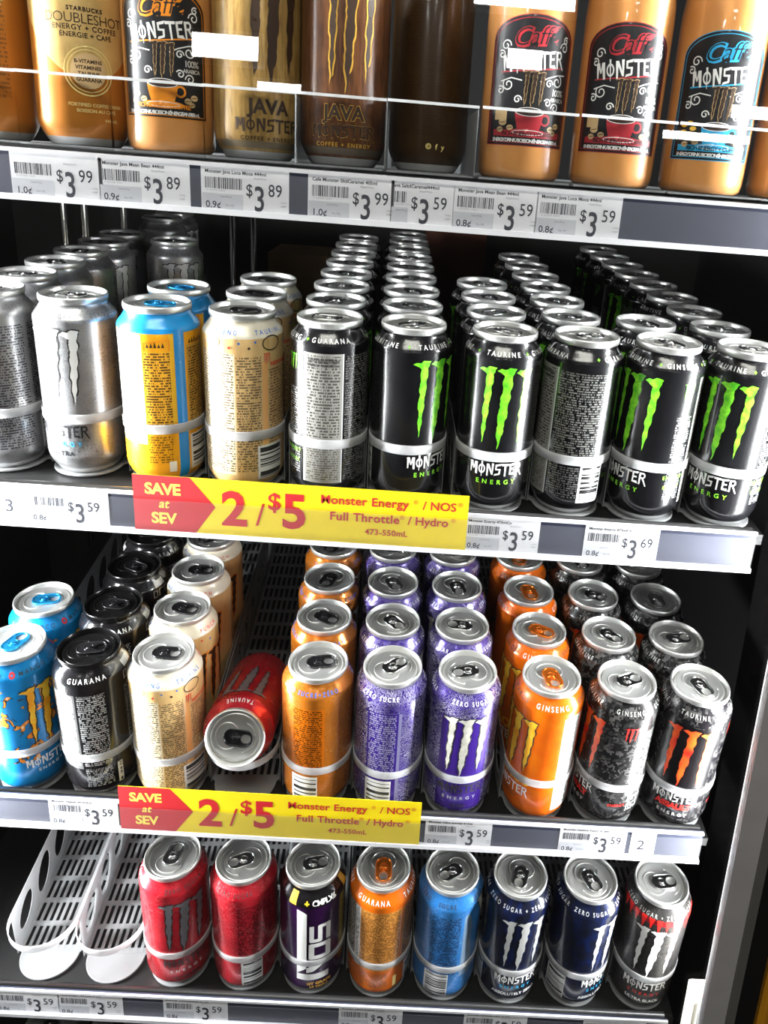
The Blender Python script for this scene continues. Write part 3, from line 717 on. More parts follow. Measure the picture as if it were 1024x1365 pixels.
# ------------------------------------------------------------------ shelves
# name: can base front y, base z, tilt, drift of a lane in x per metre of depth, rail face y, rail top z, rail bottom z
SH = {
 1: dict(y=0.0, z=.2755, t=.0, d=-.065, ry=-.0453, zt=.2706, zb=.2357),
 2: dict(y=0.0, z=0.0, t=.0463, d=-.065, ry=-.0424, zt=.0005, zb=-.0360),
 3: dict(y=-.0260, z=-.3167, t=.0764, d=-.074, ry=-.0683, zt=-.3071, zb=-.3412),
 4: dict(y=-.0405, z=-.5484, t=.0579, d=-.07, ry=-.0827, zt=-.5446, zb=-.5790),
 5: dict(y=-.0550, z=-.7830, t=.058, d=-.07, ry=-.0970, zt=-.7790, zb=-.8130)}
NAMES = {1: 'top shelf with the coffee bottles', 2: 'second shelf down', 3: 'third shelf down', 4: 'fourth shelf down', 5: 'bottom shelf'}
SLAB = {1: 'dark top cooler shelf with slate price rail, under the coffee bottles', 2: 'dark cooler shelf with slate rail and SAVE sign, under black cans with green marks',
        3: 'dark cooler shelf with slate rail and SAVE sign, under the tipped red can', 4: 'dark cooler shelf with slate price rail, under the two empty can trays',
        5: 'lowest dark cooler shelf, barely seen under the bottom price rail'}
def shelf_m(i, x=0.0):
    s = SH[i]
    return Matrix.Translation((x, s['y'], s['z'])) @ Matrix.Rotation(s['t'], 4, 'X')
def lane_m(i, x, dy=0.0):
    s = SH[i]
    return Matrix.Translation((x, s['y'] + dy, s['z'] + dy * math.tan(s['t']))) @ Matrix.Rotation(-s['d'], 4, 'Z') @ Matrix.Rotation(s['t'], 4, 'X')
for i, s in SH.items():
    t = thing('cooler_shelf', Matrix.Translation((0, s['ry'], s['zt'])), SLAB[i], 'shelf')
    dy = s['y'] - s['ry']; dz = s['z'] - s['zt']; ct, st = math.cos(s['t']), math.sin(s['t'])
    # deck: a tilted sheet under the trays with a rolled front
    mb = MB(); L = .62; y0 = -.034
    prof = []
    def dp(yy, zz): return (dy + yy * ct - zz * st, dz + yy * st + zz * ct)
    prof = [dp(y0, -.0040), dp(L, -.0040), dp(L, -.0140), dp(y0, -.0140)]
    n = 4
    v = [(LX + .004, y, z) for y, z in prof] + [(RX + .010, y, z) for y, z in prof]
    mb.add(v, [(0, 1, 2, 3), (7, 6, 5, 4), (0, 4, 5, 1), (1, 5, 6, 2), (2, 6, 7, 3), (3, 7, 4, 0)])
    # stiffening ribs seen from above between the trays
    obj('deck', mb.mesh('deck', [DECK]), t)
    mb = MB(); mb.box(LX + .004, RX - .002, .0022, dy - .0345, -.016, -.0015); mb.tube([(LX + .004, .0062, -.0018), (RX - .002, .0062, -.0018)], .0032, 8)
    obj('front_lip', mb.mesh('front_lip', [LIPM]), t)
    h = s['zb'] - s['zt']
    mb = MB(); mb.box(LX + .004, RX, 0.0, .0022, h, 0)
    r = obj('price_rail', mb.mesh('price_rail', [RAIL]), t)
    mb = MB(); mb.box(LX + .004, RX, -.0042, 0.0, h - .0012, h + .0030); mb.box(LX + .004, RX, -.0022, 0.0, -.0022, .0008)
    obj('rail_edge', mb.mesh('rail_edge', [RAILW]), r)
    if i < 5:
        mb = MB(); mb.box(LX + .005, RX - .001, -.0040, -.0036, h + .0031, -.0045)
        obj('clear_cover', mb.mesh('clear_cover', [COVER]), r)

# chrome uprights at the back of the cabinet
for k, (px, py) in enumerate([(86, 300), (114, 300), (166, 300), (310, 300), (338, 300), (985, 350)]):
    p = at_y(px, py, .74)
    mb = MB(); mb.lathe([(.0001, ZB), (.006, ZB), (.006, ZT), (.0001, ZT)], 16)
    if k == 0: postme = mb.mesh('shelf_post', [CHROME])
    o = obj('shelf_post', postme, None, Matrix.Translation((p.x, .74, 0)))
    tag(o, 'thin chrome upright post at the dark back of the cooler', 'post', 'chrome posts at the back')

# ------------------------------------------------------------------ can trays
def curve_plate(loops, thick):
    cu = bpy.data.curves.new('plate', 'CURVE'); cu.dimensions = '2D'; cu.fill_mode = 'BOTH'; cu.extrude = thick / 2
    for L in loops:
        sp = cu.splines.new('POLY'); sp.points.add(len(L) - 1); sp.use_cyclic_u = True
        for p, (x, y) in zip(sp.points, L): p.co = (x, y, 0, 1)
    ob = bpy.data.objects.new('plate', cu); me = ob.to_mesh()
    V = [tuple(v.co) for v in me.vertices]; F = [tuple(p.vertices) for p in me.polygons]
    ob.to_mesh_clear(); bpy.data.objects.remove(ob); bpy.data.curves.remove(cu)
    return V, F
TL = .60
mb = MB()
for k in range(10): x = -.0315 + .007 * k; mb.box(x - .0016, x + .0016, .002, TL, -.0014, -.0001)
for k in range(23): y = .002 + .027 * k; mb.box(-.0335, .0335, y, min(y + .0055, TL), -.0016, -.0002)
FLOORM = mb.mesh('tray_floor', [TRAYP])
def wall_mesh(sx):
    loops = [[(.0, -.0015), (TL, -.0015), (TL, .058), (.0, .058)]]
    for k in range(13):
        yc = .028 + .045 * k
        h0 = [(yc + .015 * math.cos(a) + .006 * math.sin(a), .0285 + .0200 * math.sin(a) * (1 if k else .8)) for a in [2 * PI * j / 18 for j in range(18)]]
        loops.append(h0)
    V, F = curve_plate(loops, .0007)
    # plate drawn in (depth, height): stand it up along y
    mb = MB(); mb.add([(sx + z, x, y) for x, y, z in V], F, 0)
    return mb.mesh('side_wall', [TRAYP])
WALLS = [wall_mesh(-.0338), wall_mesh(.0338)]
def ring_mesh():
    mb = MB(); n = 28; v = []; f = []
    rows = [(.0334, .0500), (.0341, .0500), (.0342, .0575), (.0339, .0583), (.0334, .0583)]
    for k in range(n + 1):
        a = -PI * k / n      # front half
        for r, z in rows: v.append((r * math.cos(a), r * math.sin(a), z))
    m_ = len(rows)
    for k in range(n):
        for j in range(m_):
            a, b_ = k * m_ + j, k * m_ + (j + 1) % m_
            f.append((a, b_, b_ + m_, a + m_))
    f += [tuple(range(m_)), tuple(reversed(range(n * m_, n * m_ + m_)))]
    mb.add(v, f, 0, None, True)
    return mb.mesh('front_ring', [RINGP])
RINGM = ring_mesh()
def lip_mesh():
    mb = MB()
    pts = [(.0320, .002)] + [(.0300 * math.cos(-PI * k / 20), .0285 * math.sin(-PI * k / 20)) for k in range(21)] + [(-.0320, .002)]
    mb.prism(pts, -.0018, -.0003)
    mb.tube([(.029 * math.cos(-PI * k / 20), .0275 * math.sin(-PI * k / 20), -.0012) for k in range(21)], .0011, 6)
    return mb.mesh('front_lip', [TRAYP])
LIPME = lip_mesh()
_tray0 = None
def tray(i, x, label, dy=0.0):
    global _tray0
    m = lane_m(i, x, dy)
    if _tray0 is None:
        t = thing('can_tray', m, label, 'tray', 'plastic can trays')
        obj('tray_floor', FLOORM, t)
        for w_ in WALLS: obj('side_wall', w_, t)
        obj('front_ring', RINGM, t); obj('front_lip', LIPME, t)
        _tray0 = t
        return t
    return dup(_tray0, m, label, 'plastic can trays')

ORD = ['first', 'second', 'third', 'fourth', 'fifth', 'sixth', 'seventh', 'eighth', 'ninth', 'tenth']
GAP = .0667
def lane(i, x, kinds, rots, front_label, lanedesc, back_label, traydesc, group, tabs=None, start=0, dy=0.0):
    """a tray and the row of cans standing in it"""
    tray(i, x, traydesc, dy)
    m = lane_m(i, x, dy)
    for k, kd in enumerate(kinds):
        lb = front_label if k == 0 and start == 0 else back_label.format(ORD[k + start])
        tr = tabs[k] if tabs and k < len(tabs) else rnd.uniform(-2, 2)
        rt = rots[k] if k < len(rots) else rnd.uniform(-2.6, 2.6)
        make_can(kd, m @ Matrix.Translation((0, GAP * (k + start), 0)), lb, group, rt, tr)
D = math.radians
R2 = 'row of cans on the second shelf'; R3 = 'row of cans on the third shelf'; R4 = 'front cans on the fourth shelf'
U = lambda mmu: -mmu / 33.1          # turn the can so that print position u faces forward

# --- second shelf
x2 = [-.0525, .0180, .0920, .1637, .2375, .3075, .3840, .4532, .5222, .5912]
dy2 = [.0150, .0155, .006, .004, -.001, -.001, -.003, .0, -.003, -.004]
lane(2, x2[0], ['silver'] * 6, [U(80), D(-40)], 'silver can turned to its small print, cut by left edge of photo', '', '{} can of the silver row running back from the left edge',
     'frosted can tray holding the silver can cut off by the left edge', R2, dy=dy2[0])
lane(2, x2[1], ['silver'], [D(-42)], 'front silver can with white claw marks, left of the blue-striped gold can', '', '', 'frosted can tray under the silver can with white claw marks', R2, dy=dy2[1])
lane(2, x2[2], ['gold_blue', 'gold_blue'], [U(17) + D(22), U(17) + D(40)], 'front gold can with blue stripe and blue tab', '', '{} gold can, blue collar and tab, just behind the blue-striped gold can',
     'frosted can tray under the blue-striped gold can', R2, [D(80), D(70)], dy=dy2[2])
lane(2, x2[3], ['tan'] * 3, [U(2), D(-20), D(10)], 'front cream can covered in dark small print, right of gold can', '', '{} cream can in the row behind the print-covered cream can',
     'frosted can tray under the front cream can of the second shelf', R2, [D(85), D(80), D(70)], dy=dy2[3])
lane(2, x2[4], ['black_green'] * 8, [U(84)], 'front black can showing a silver nutrition panel, right of cream can', '', '{} can back in the row of the nutrition-panel black can beside cream cans',
     'frosted can tray under the nutrition-panel black can beside the cream can', R2, dy=dy2[4])
lane(2, x2[5], ['black_green'] * 9, [D(38)], 'black can, green claw marks turned right, beside the nutrition-panel can', '', '{} can back in the longest black row, left half of second shelf centre',
     'frosted can tray under the black can with right-turned green marks', R2, dy=dy2[5])
lane(2, x2[6], ['black_green'] * 4, [D(4)], 'black can with three full green claw marks facing front, mid second shelf', '', '{} can back behind the black can with full green claw marks',
     'frosted can tray under the black can showing full green claw marks', R2, dy=dy2[6])
lane(2, x2[7], ['black_green'] * 7, [U(-92)], 'front black can showing barcode and text side, right of full green claws', '', '{} can back in the row of the barcode-side black can',
     'frosted can tray under the barcode-side black can', R2, dy=dy2[7])
lane(2, x2[8], ['black_green'] * 2, [D(-42)], 'black can, green claws turned left, second from right end of second shelf', '', '{} and only black can behind the left-turned green-claw can',
     'frosted can tray second from the right end of the second shelf', R2, dy=dy2[8])
lane(2, x2[9], ['black_green'] * 9, [D(-22)], 'rightmost front black can with green claw marks on the second shelf', '', '{} can back in the rightmost black row of the second shelf',
     'frosted can tray at the right end of the second shelf', R2, dy=dy2[9])
m0 = lane_m(2, x2[0])
for k, kk in enumerate((8, 9)):
    make_can('silver', m0 @ Matrix.Translation((0, GAP * kk - .012, 0)), ['silver can far back left, its shoulder just under the top price rail', 'hindmost silver can at far back left, half hidden under top shelf'][k], R2, D(60), 1.0)
make_can('silver', lane_m(2, x2[1]) @ Matrix.Translation((0, .327, 0)), 'lone dim silver can standing apart behind the gold cans', R2, D(10), 1.2)
# --- third shelf
x3 = [-.0420, .0268, .0957, .1665, .2375, .3067, .3767, .4552, .5262, .5955]
lane(3, x3[0], ['blue_mango'] * 2, [D(22), D(60)], 'front blue can with orange claw marks at left edge of third shelf', '', '{} blue can with blue tab, behind the front blue can',
     'frosted can tray under the blue can on the third shelf', R3, [D(160), D(100)])
lane(3, x3[1], ['black_brown'] * 4, [D(0), D(6), D(-20), D(30)], 'black can with black lid showing GUARANA, beside blue can', '', '{} black-lidded can in the row behind the black-lidded front can',
     'frosted can tray under the black-lidded can', R3, [D(100), D(80)])
lane(3, x3[2], ['tan'] * 4, [U(3) + D(0), U(40), U(66), U(60)], 'cream can with black tab, front of third shelf left of tipped red can', '', '{} cream can, third shelf, in the row left of the tipped red can',
     'frosted can tray under the cream can of the third shelf', R3, [D(85), D(75), D(90)])
tray(3, x3[3], 'frosted can tray holding only the tipped red can')
s3 = SH[3]
ax = Vector((-.06, .955, -.296)).normalized(); lidc = Vector((.1675, -.0660, -.2305))
xx = Vector((0, 0, 1)).cross(-ax).normalized(); yy = (-ax).cross(xx)
mt = Matrix((xx, yy, -ax)).transposed().to_4x4(); mt.translation = lidc + ax * .1575
make_can('red_side', mt @ Matrix.Rotation(D(178), 4, 'Z'), 'red can lying tipped over with its lid and black tab facing out', R3, 0, D(-95), face=False)
lane(3, x3[4], ['orange_ultra'] * 4, [U(86), U(0), D(30), D(80)], 'orange foil can with black tab, right of the tipped red can', '', '{} orange foil can in the row right of the tipped red can',
     'frosted can tray under the orange foil can with black tab', R3, [D(100), D(60), D(-20)])
lane(3, x3[5], ['purple_ultra'] * 4, [U(82), D(60), D(20), D(100)], 'purple can with black tab showing barcode and small print', '', '{} purple can in the row behind the barcode-side purple can',
     'frosted can tray under the purple can with black tab', R3, [D(130), D(40), D(20)])
KIND['purple_plain'] = dict(KIND['purple_ultra'], tab='silver')
lane(3, x3[6], ['purple_plain'] * 4, [D(2), D(40), D(-30), D(80)], 'purple can with silver tab and silver claw marks facing front', '', '{} purple can in the row behind the purple silver-claw can',
     'frosted can tray under the purple can with silver claw marks', R3, [D(-75), D(-100), D(10)])
lane(3, x3[7], ['orange_hot'] * 4, [D(-54), D(-60), D(30), D(90)], 'bright orange can with orange tab and amber claw marks, third shelf', '', '{} bright orange can behind the amber-claw orange can',
     'frosted can tray under the bright orange can with amber claws', R3, [D(10), D(60), D(10)])
lane(3, x3[8], ['camo'] * 4, [D(-64), D(30), D(0), D(60)], 'black camouflage can turned so one red claw shows left', '', '{} camouflage can in the row second from right, third shelf',
     'frosted can tray under the camouflage can, second from right', R3, [D(110), D(40), D(60)])
lane(3, x3[9], ['assault', 'camo', 'camo', 'camo'], [D(0), D(30), D(-50), D(60)], 'rightmost can of third shelf, black with bright red claw marks', '', '{} camouflage can in the row at the right end, third shelf',
     'frosted can tray at the right end of the third shelf', R3, [D(15), D(100), D(0)])

# --- fourth shelf
x4 = [.0978, .1687, .2387, .3097, .3796, .4488, .5202, .5934]
tray(4, -.0415, 'empty frosted can tray with slotted floor, leftmost on fourth shelf')
tray(4, .0285, 'empty frosted can tray between the leftmost empty tray and red can')
F4 = [('red_ultra', D(6), D(165), 'red can with grey claw marks, first can right of the empty trays', 'frosted can tray under the red claw-marked can'),
      ('red_ultra', U(70), D(-70), 'red can turned to its barcode side, between red claw can and purple can', 'frosted can tray under the red barcode-side can'),
      ('purple_block', D(2), D(100), 'dark purple can with huge white block letters running up it', 'frosted can tray under the dark purple block-letter can'),
      ('orange_full', D(4), D(0), 'orange can with orange tab between the purple and blue cans', 'frosted can tray under the orange can of the fourth shelf'),
      ('blue_ultra', D(14), D(-60), 'dented sky blue can on the fourth shelf', 'frosted can tray under the sky blue can'),
      ('absolute', D(16), D(-20), 'navy black can with three silver claws, right of sky blue can', 'frosted can tray under the navy can with full silver claws'),
      ('absolute', D(56), D(20), 'navy black can turned so a claw shows at right, second from right', 'frosted can tray second from right on the fourth shelf'),
      ('ultra_black', D(10), D(95), 'charcoal can with white claws and red shoulder, rightmost on fourth shelf', 'frosted can tray at the right end of the fourth shelf')]
for x, (kd, rt, tb, lb, tl) in zip(x4, F4):
    tray(4, x, tl); make_can(kd, lane_m(4, x), lb, R4, rt, tb)

# --- bottom shelf: lids just showing under the lowest price rail
for x, kd, lb in ((-.0385, 'silver', 'can lid peeking below the bottom rail at far left'), (.0315, 'silver', 'second can lid barely showing below the bottom price rail'), (.2151, 'black_green', 'can barely showing below the bottom rail, under the dark purple can')):
    tray(5, x, 'frosted can tray under the ' + lb.replace('below the bottom rail', 'below the rail'))
    make_can(kd, lane_m(5, x), lb, 'cans on the bottom shelf', rnd.uniform(-1, 1), D(10))

# ------------------------------------------------------------------ top shelf: coffee cans and bottles in clear trays
def clear_tray(x, label, walls, wide):
    m = lane_m(1, x)
    t = thing('display_tray', m, label, 'tray', 'clear trays on the top shelf')
    mb = MB(); mb.box(-wide, wide, -.0385, -.0372, -.0015, .0472); obj('front_fence', mb.mesh('front_fence', [CLEARP]), t)
    mb = MB(); mb.box(-wide, wide, -.0390, -.0367, .0473, .0492); obj('fence_edge', mb.mesh('fence_edge', [EDGEP]), t)
    if walls:
        for s_ in (-1, 1):
            mb = MB(); mb.box(s_ * wide - .0001, s_ * wide + .0001, -.0365, .45, -.0015, .0470); obj('divider', mb.mesh('divider', [TRAYP]), t)
    mb = MB(); mb.box(-wide + .001, wide - .001, -.0360, .45, -.0015, -.0001)
    obj('tray_floor', mb.mesh('tray_floor', [TRAYP]), t)
    return t
x1 = [-.0275, .0435, .1105, .1775, .2440, .3115, .3830, .4560, .5285, .6005]
TL1 = ['gold coffee can at the left edge', 'gold coffee can with cream top', 'orange-labelled coffee bottle', 'tan wood-patterned can', 'brown wood-patterned can', 'dark coffee can set back in shadow',
       'red-labelled bottle next to the dark coffee can', 'right-hand red-labelled bottle', 'blue-labelled bottle', 'bottle cut off by the right edge']
for k, (x, s_) in enumerate(zip(x1, TL1)):
    clear_tray(x, 'clear fronted tray around the ' + s_, k in (4, 5), min([abs(x - v_) for v_ in x1 if v_ != x]) / 2 - .0002)
make_can('coffee_gold', lane_m(1, x1[0]), 'gold coffee can cut off by the left edge of the top shelf', 'coffee cans on the top shelf', D(-70), 0, base='coffee_can')
make_can('coffee_gold', lane_m(1, x1[1]), 'gold coffee can with cream top and DOUBLESHOT lettering, top shelf', 'coffee cans on the top shelf', D(4), 0, base='coffee_can')
make_can('wood_tan', lane_m(1, x1[3]), 'tan wood-patterned coffee can with dark claw marks, top shelf', 'coffee cans on the top shelf', D(10), 0, base='coffee_can')
make_can('wood_brown', lane_m(1, x1[4]), 'brown wood-patterned coffee can with gold-edged claw marks, top shelf', 'coffee cans on the top shelf', D(-4), 0, base='coffee_can')
make_can('wood_dark', lane_m(1, x1[5]) @ Matrix.Translation((0, .060, 0)), 'dark coffee can set back in shadow, left of the bottles', 'coffee cans on the top shelf', D(8), 0, base='coffee_can')

# bottles
BOT = [(.0001, .0035), (.0200, .0030), (.0260, .0005), (.0290, .0005), (.0318, .0028), (.0330, .0075), (.0333, .0150), (.0336, .05), (.0337, .09), (.0337, .118), (.0332, .128), (.0316, .140), (.0288, .154),
       (.0250, .166), (.0222, .174), (.0210, .182), (.0205, .190)]
BOT = [(q[0] * .98, q[1]) for q in BOT]
BOTP = BOT[3:]
m, nt, b = new_mat('milk_coffee_glass')
tc = nt.nodes.new('ShaderNodeTexCoord'); n_ = noise(nt, tc.outputs['Object'], 22, 3, .5)
nt.links.new(mixc(nt, n_.ramp(.3, .7), lin(198, 134, 70), lin(216, 152, 88)), b.inputs['Base Color'])
b.inputs['Roughness'].default_value = .35; b.inputs['Coat Weight'].default_value = 1.0; b.inputs['Coat Roughness'].default_value = .04
b.inputs['Subsurface Weight'].default_value = .15; b.inputs['Subsurface Radius'].default_value = (.01, .006, .003)
MILK = m
CAPM = solid('bottle_cap', (.02, .02, .02), .3, .4)
mb = MB(); mb.lathe(BOT, 56); BODYME = mb.mesh('bottle_body', [MILK])
mb = MB(); mb.lathe([(.0215, .188), (.0225, .190), (.0225, .2085), (.0215, .210), (.0001, .2105)], 40); CAPME = mb.mesh('bottle_cap', [CAPM])
def arch(w_, v0, v1, rise):
    pts = [(-w_, v0), (w_, v0), (w_, v1 - rise)]
    for k in range(1, 16):
        a = PI * k / 16; pts.append((w_ * math.cos(a), v1 - rise + rise * math.sin(a)))
    pts.append((-w_, v1 - rise)); return pts
def bottle_label(col, sub):
    mats = [solid('label_black', (.012, .012, .014), .35), INK['labelred' if col == 'red' else col], INK['white'], INK['silver'], INK['amber'], INK['brown'], INK['tan'], INK[sub]]
    mb = MB()
    W_, V0, V1 = 34, 24, 113
    wrap(mb, mm(fillpoly(arch(W_, V0, V1, 17))), 1, BOTP, .00012)
    wrap(mb, mm(fillpoly(arch(W_ - .5, V0 + .5, V1 - .5, 16.7))), 0, BOTP, .00018)
    o1, o2 = .00026, .00034
    # inner border line
    A = arch(W_ - 2.4, V0 + 2.2, V1 - 2.4, 15.8); wrap(mb, mm(stroke(A + A[:1], .5)), 1, BOTP, .00022)
    # script word: sheared, thick and thin layers
    wrap(mb, shift(mm(text_polys('Caffé', 17.5, .05, .88, .35)), -.001, .0985, .10), 1, BOTP, o1)
    wrap(mb, shift(mm(text_polys('Caffé', 17.5, -.012, .94, .35)), -.0006, .0990, .10), 0, BOTP, o2)
    wrap(mb, shift(mm(gothic_letters(10.5, 47)), 0, .0825, .12), 2, BOTP, o1)
    wrap(mb, mm(stroke([(-24, 74.2), (0, 76.2), (24, 79.6)], .9)), 1, BOTP, o1)
    # swirls of chalk
    for u, v, r, mi_, ro in [(-22, 92, 4, 1, 0), (-25, 86, 3, -1, 1), (24, 93, 4, -1, 0), (25, 98, 2.6, 1, 1), (20, 70, 4.5, -1, 2), (13, 68, 3, 1, 0), (-18, 66, 4.5, 1, 2.4), (-24, 62, 3, -1, 1), (-10, 56, 3, 1, 0), (13, 55, 3, -1, .5), (20, 52, 3.6, -1, 0)]:
        wrap(mb, mm(curl(u, v, r, .85, 1.2, mi_, ro)), 2, BOTP, o1)
    wrap(mb, mm(stroke([(6, 69), (12, 72), (20, 74.5), (27, 75)], .8)) + mm(stroke([(-24, 68), (-16, 70.5), (-8, 69)], .8)), 2, BOTP, o1)
    wrap(mb, mm(claw_polys(1, 63, 17, 25, .35)), 6, BOTP, o1); wrap(mb, mm(claw_polys(1, 63, 17, 25)), 5, BOTP, o2)
    wrap(mb, shift(mm(text_polys('100%', 6.2, .02, .8)), .0215, .0625), 3, BOTP, o1); wrap(mb, shift(mm(text_polys('ARABICA', 3.8, .02, .8)), .0215, .0575), 3, BOTP, o1)
    # coffee cup on its saucer
    cup = [(-11, 48)] + [(-11 + 0.2 * k + (3.4 * (k / 8) ** 2), 48 - 2.2 * k) for k in range(1, 8)] + [(7 - 0.2 * k - (3.4 * (k / 8) ** 2) + 4, 48 - 2.2 * k) for k in range(7, 0, -1)] + [(11, 48)]
    wrap(mb, mm(fillpoly(cup)), 1, BOTP, o1)
    wrap(mb, mm([ellipse(0, 48, 11, 3.2)]), 2, BOTP, o2); wrap(mb, mm([ellipse(0, 48, 10.2, 2.7)]), 5, BOTP, o2 + .00006)
    wrap(mb, mm(ringpoly(12.5, 43, 4.2, 4.2, 1.5)), 1, BOTP, o1); wrap(mb, mm(fillpoly(ellipse(0, 33.6, 15, 2.8))), 1, BOTP, o1); wrap(mb, mm(ringpoly(0, 33.6, 12, 1.9, .5)), 2, BOTP, o2)
    # beans, chocolate, flower
    for u, v, r in [(-20, 40, 3.2), (-14, 36.5, 2.6), (-22, 35, 2.6), (18, 37, 2.8), (23, 39.5, 2.8), (21, 34.5, 2.4)]:
        wrap(mb, mm([ellipse(u, v, r, r * .75, 14)]), 6, BOTP, o1); wrap(mb, mm(stroke([(u - r * .7, v - .3), (u + r * .7, v + .4)], .5)), 5, BOTP, o2)
    if col == 'cyan':
        for k in range(5): wrap(mb, mm([ellipse(-21 + 4 * math.cos(1.26 * k), 46 + 4 * math.sin(1.26 * k), 2.6, 1.6, 10)]), 4, BOTP, o1)
    else: wrap(mb, mm(rect(-27, -17, 41.5, 50)), 6 if col == 'red' else 0, BOTP, o1)
    wrap(mb, mm(rect(-27.5, 27.5, 30.4, 26.2 + 4.2 + 4.4)), 1 if col != 'orange' else 0, BOTP, o1 - .00003)
    wrap(mb, shift(mm(text_polys('RICH ENERGY + COFFEE', 4.2, .02, .85)), 0, .0326), 0 if col != 'orange' else 1, BOTP, o2)
    wrap(mb, shift(mm(text_polys('ENERGY DRINK / BOISSON ÉNERGISANTE', 3.5, .03, .72)), -.003, .0279), 2, BOTP, o2); wrap(mb, shift(mm(text_polys('405 mL', 3.4, .03, .72)), .0232, .0279), 2, BOTP, o2)
    return mb.mesh('bottle_label', mats)
def bottle(x, lab, rot, label):
    m = lane_m(1, x) @ Matrix.Rotation(rot - math.atan2(x - .33, .6376), 4, 'Z')
    t = thing('coffee_bottle', m, label, 'bottle', 'coffee bottles on the top shelf')
    obj('bottle_body', BODYME, t); obj('bottle_label', lab, t); obj('bottle_cap', CAPME, t)
    return t
LABR = bottle_label('red', 'white'); LABB = bottle_label('cyan', 'white'); LABO = bottle_label('orange', 'white')
bottle(x1[2], LABO, D(-14), 'coffee bottle with orange-cup black label, between gold and tan cans')
bottle(x1[6], LABR, D(4), 'coffee bottle with red-trimmed label beside the dark coffee can')
bottle(x1[7], LABR, D(2), 'coffee bottle with red-trimmed label next to the blue-labelled bottle')
bottle(x1[8], LABB, D(6), 'coffee bottle with blue-trimmed black label')
bottle(x1[9], LABB, D(40), 'coffee bottle cut off by the right edge of the top shelf')

# ------------------------------------------------------------------ price tags
PAPER = [INK['paper'], INK['ink'], INK['paperdim'], INK['grey']]
def flat(mb, polys, mat, y):
    for p in polys: mb.add([(x, y, z) for x, z in p], [tuple(range(len(p)))], mat)
def price_tag(i, px, name, price, unit, label, wmm=67, cut=0, hmm=32):
    """px: pixel of the tag's centre on the rail"""
    s = SH[i]; zc = (s['zt'] + s['zb']) / 2
    p = at_y(px, 0, s['ry']); 
    # solve the x at rail mid height for this pixel column
    lo, hi = -.4, 1.0
    for _ in range(40):
        x = (lo + hi) / 2; d = Vector((x, s['ry'], zc)) - CP
        q = 512 + PPX + FPX * d.dot(CR) / d.dot(CF)
        if q < px: lo = x
        else: hi = x
    W_ = wmm; mb = MB(); sd = random.Random(label)
    mb.box(-W_ / 2000, W_ / 2000, -.00030, 0, -hmm / 2000, hmm / 2000, 0)
    y = -.00036; y2 = -.00042
    def T(s_, size, u, v, mat=1, bold=0.0, al='LEFT', sp=1.0, sx=1.0): flat(mb, shift([[(a * sx, c) for a, c in q] for q in mm(text_polys(s_, size * 1.37, bold, sp, 0, al))], u / 1000 - W_ / 2000, v / 1000 - hmm / 2000), mat, y2)
    def Rr(u0, u1, v0, v1, mat, yy=y): flat(mb, [[(a / 1000 - W_ / 2000, c / 1000 - hmm / 2000) for a, c in q] for q in rect(u0, u1, v0, v1)], mat, yy)
    o = cut
    if name: T(name, 2.6, 3 - o if not o else 2, 28.2, 1, .02)
    if W_ > 40:
        T('Retail Price', 1.5, 39 - o, 25.0, 3)
        u = 3.0 - min(o, 3)
        end = 30 - o
        while u < end:
            wbar = sd.choice((.3, .3, .6, .9)); Rr(u, min(u + wbar, end), 16, 24, 1); u += wbar + sd.choice((.3, .5, .7))
        T('0 62700 3%03d' % sd.randrange(999), 1.2, 4 - min(o, 2), 14.8, 3, 0, 'LEFT', 1.5)
        Rr(0.5, 31 - o, .8, 12.6, 2); T('Unit Price', 1.5, 14 - min(o, 10), 10.6, 3)
        if not o: T(unit + '¢', 5.0, 3, 4.6, 1, .01); T('Per ML', 1.6, 18, 4.4, 3)
        T('$', 9.0, 33 - o, 16.5, 1, .01, 'LEFT', 1, .8); T(price[0], 18.5, 38.6 - o, 10.6, 1, .012, 'LEFT', 1, .72); T(price[1:], 9.2, 49.5 - o, 17.2, 1, .006, 'LEFT', 1.05, .82)
        T('+TAX', 1.4, 58.5 - o, 9, 3); T('+DEP', 1.4, 58.5 - o, 6.4, 3)
    else:
        T(price[0], 12, 6, 14, 1, .01)
    o_ = obj('price_tag', mb.mesh('price_tag', PAPER), None, Matrix.Translation((x, s['ry'] - .0001, zc)))
    tag(o_, label, 'price tag', 'price tags on the shelf rails')
    return o_
price_tag(1, 76, '', '399', '1.0', 'white $3.99 price tag under the gold coffee can')
price_tag(1, 193, 'Monster Java Mean Bean 444ml', '389', '0.9', 'white $3.89 price tag under the orange-labelled bottle')
price_tag(1, 327, 'Monster Java Loca Moca 444ml', '389', '0.9', 'white $3.89 price tag under the tan wood-patterned can', 65)
price_tag(1, 468, 'Cafe Monster SltdCaramel 405ml', '399', '1.0', 'white $3.99 price tag under the brown wood-patterned can', 64)
price_tag(1, 563, 'ava SaltdCaramel444ml', '359', '0.8', 'narrow overlapped $3.59 price tag under the dark coffee can', 47, 18)
price_tag(1, 660, 'Monster Java Mean Bean 444ml', '359', '0.8', 'white $3.59 price tag under the left red-labelled bottle', 63)
price_tag(1, 771, 'Monster Java Loca Moca 444ml', '359', '0.8', 'white $3.59 price tag under the right red-labelled bottle', 64)
price_tag(2, 17, '', '359', '0.8', 'cut-off price tag at the left edge of the second rail', 26)
price_tag(2, 92, '', '359', '0.8', 'white $3.59 price tag left of the upper SAVE sign', 68)
price_tag(2, 669, 'Monster Energy 473mlCn', '359', '0.8', 'white $3.59 price tag touching the right end of upper SAVE sign', 65)
price_tag(2, 828, 'Monster Energy 473mlCn', '369', '0.8', 'white $3.69 price tag, the only one at that price', 65)
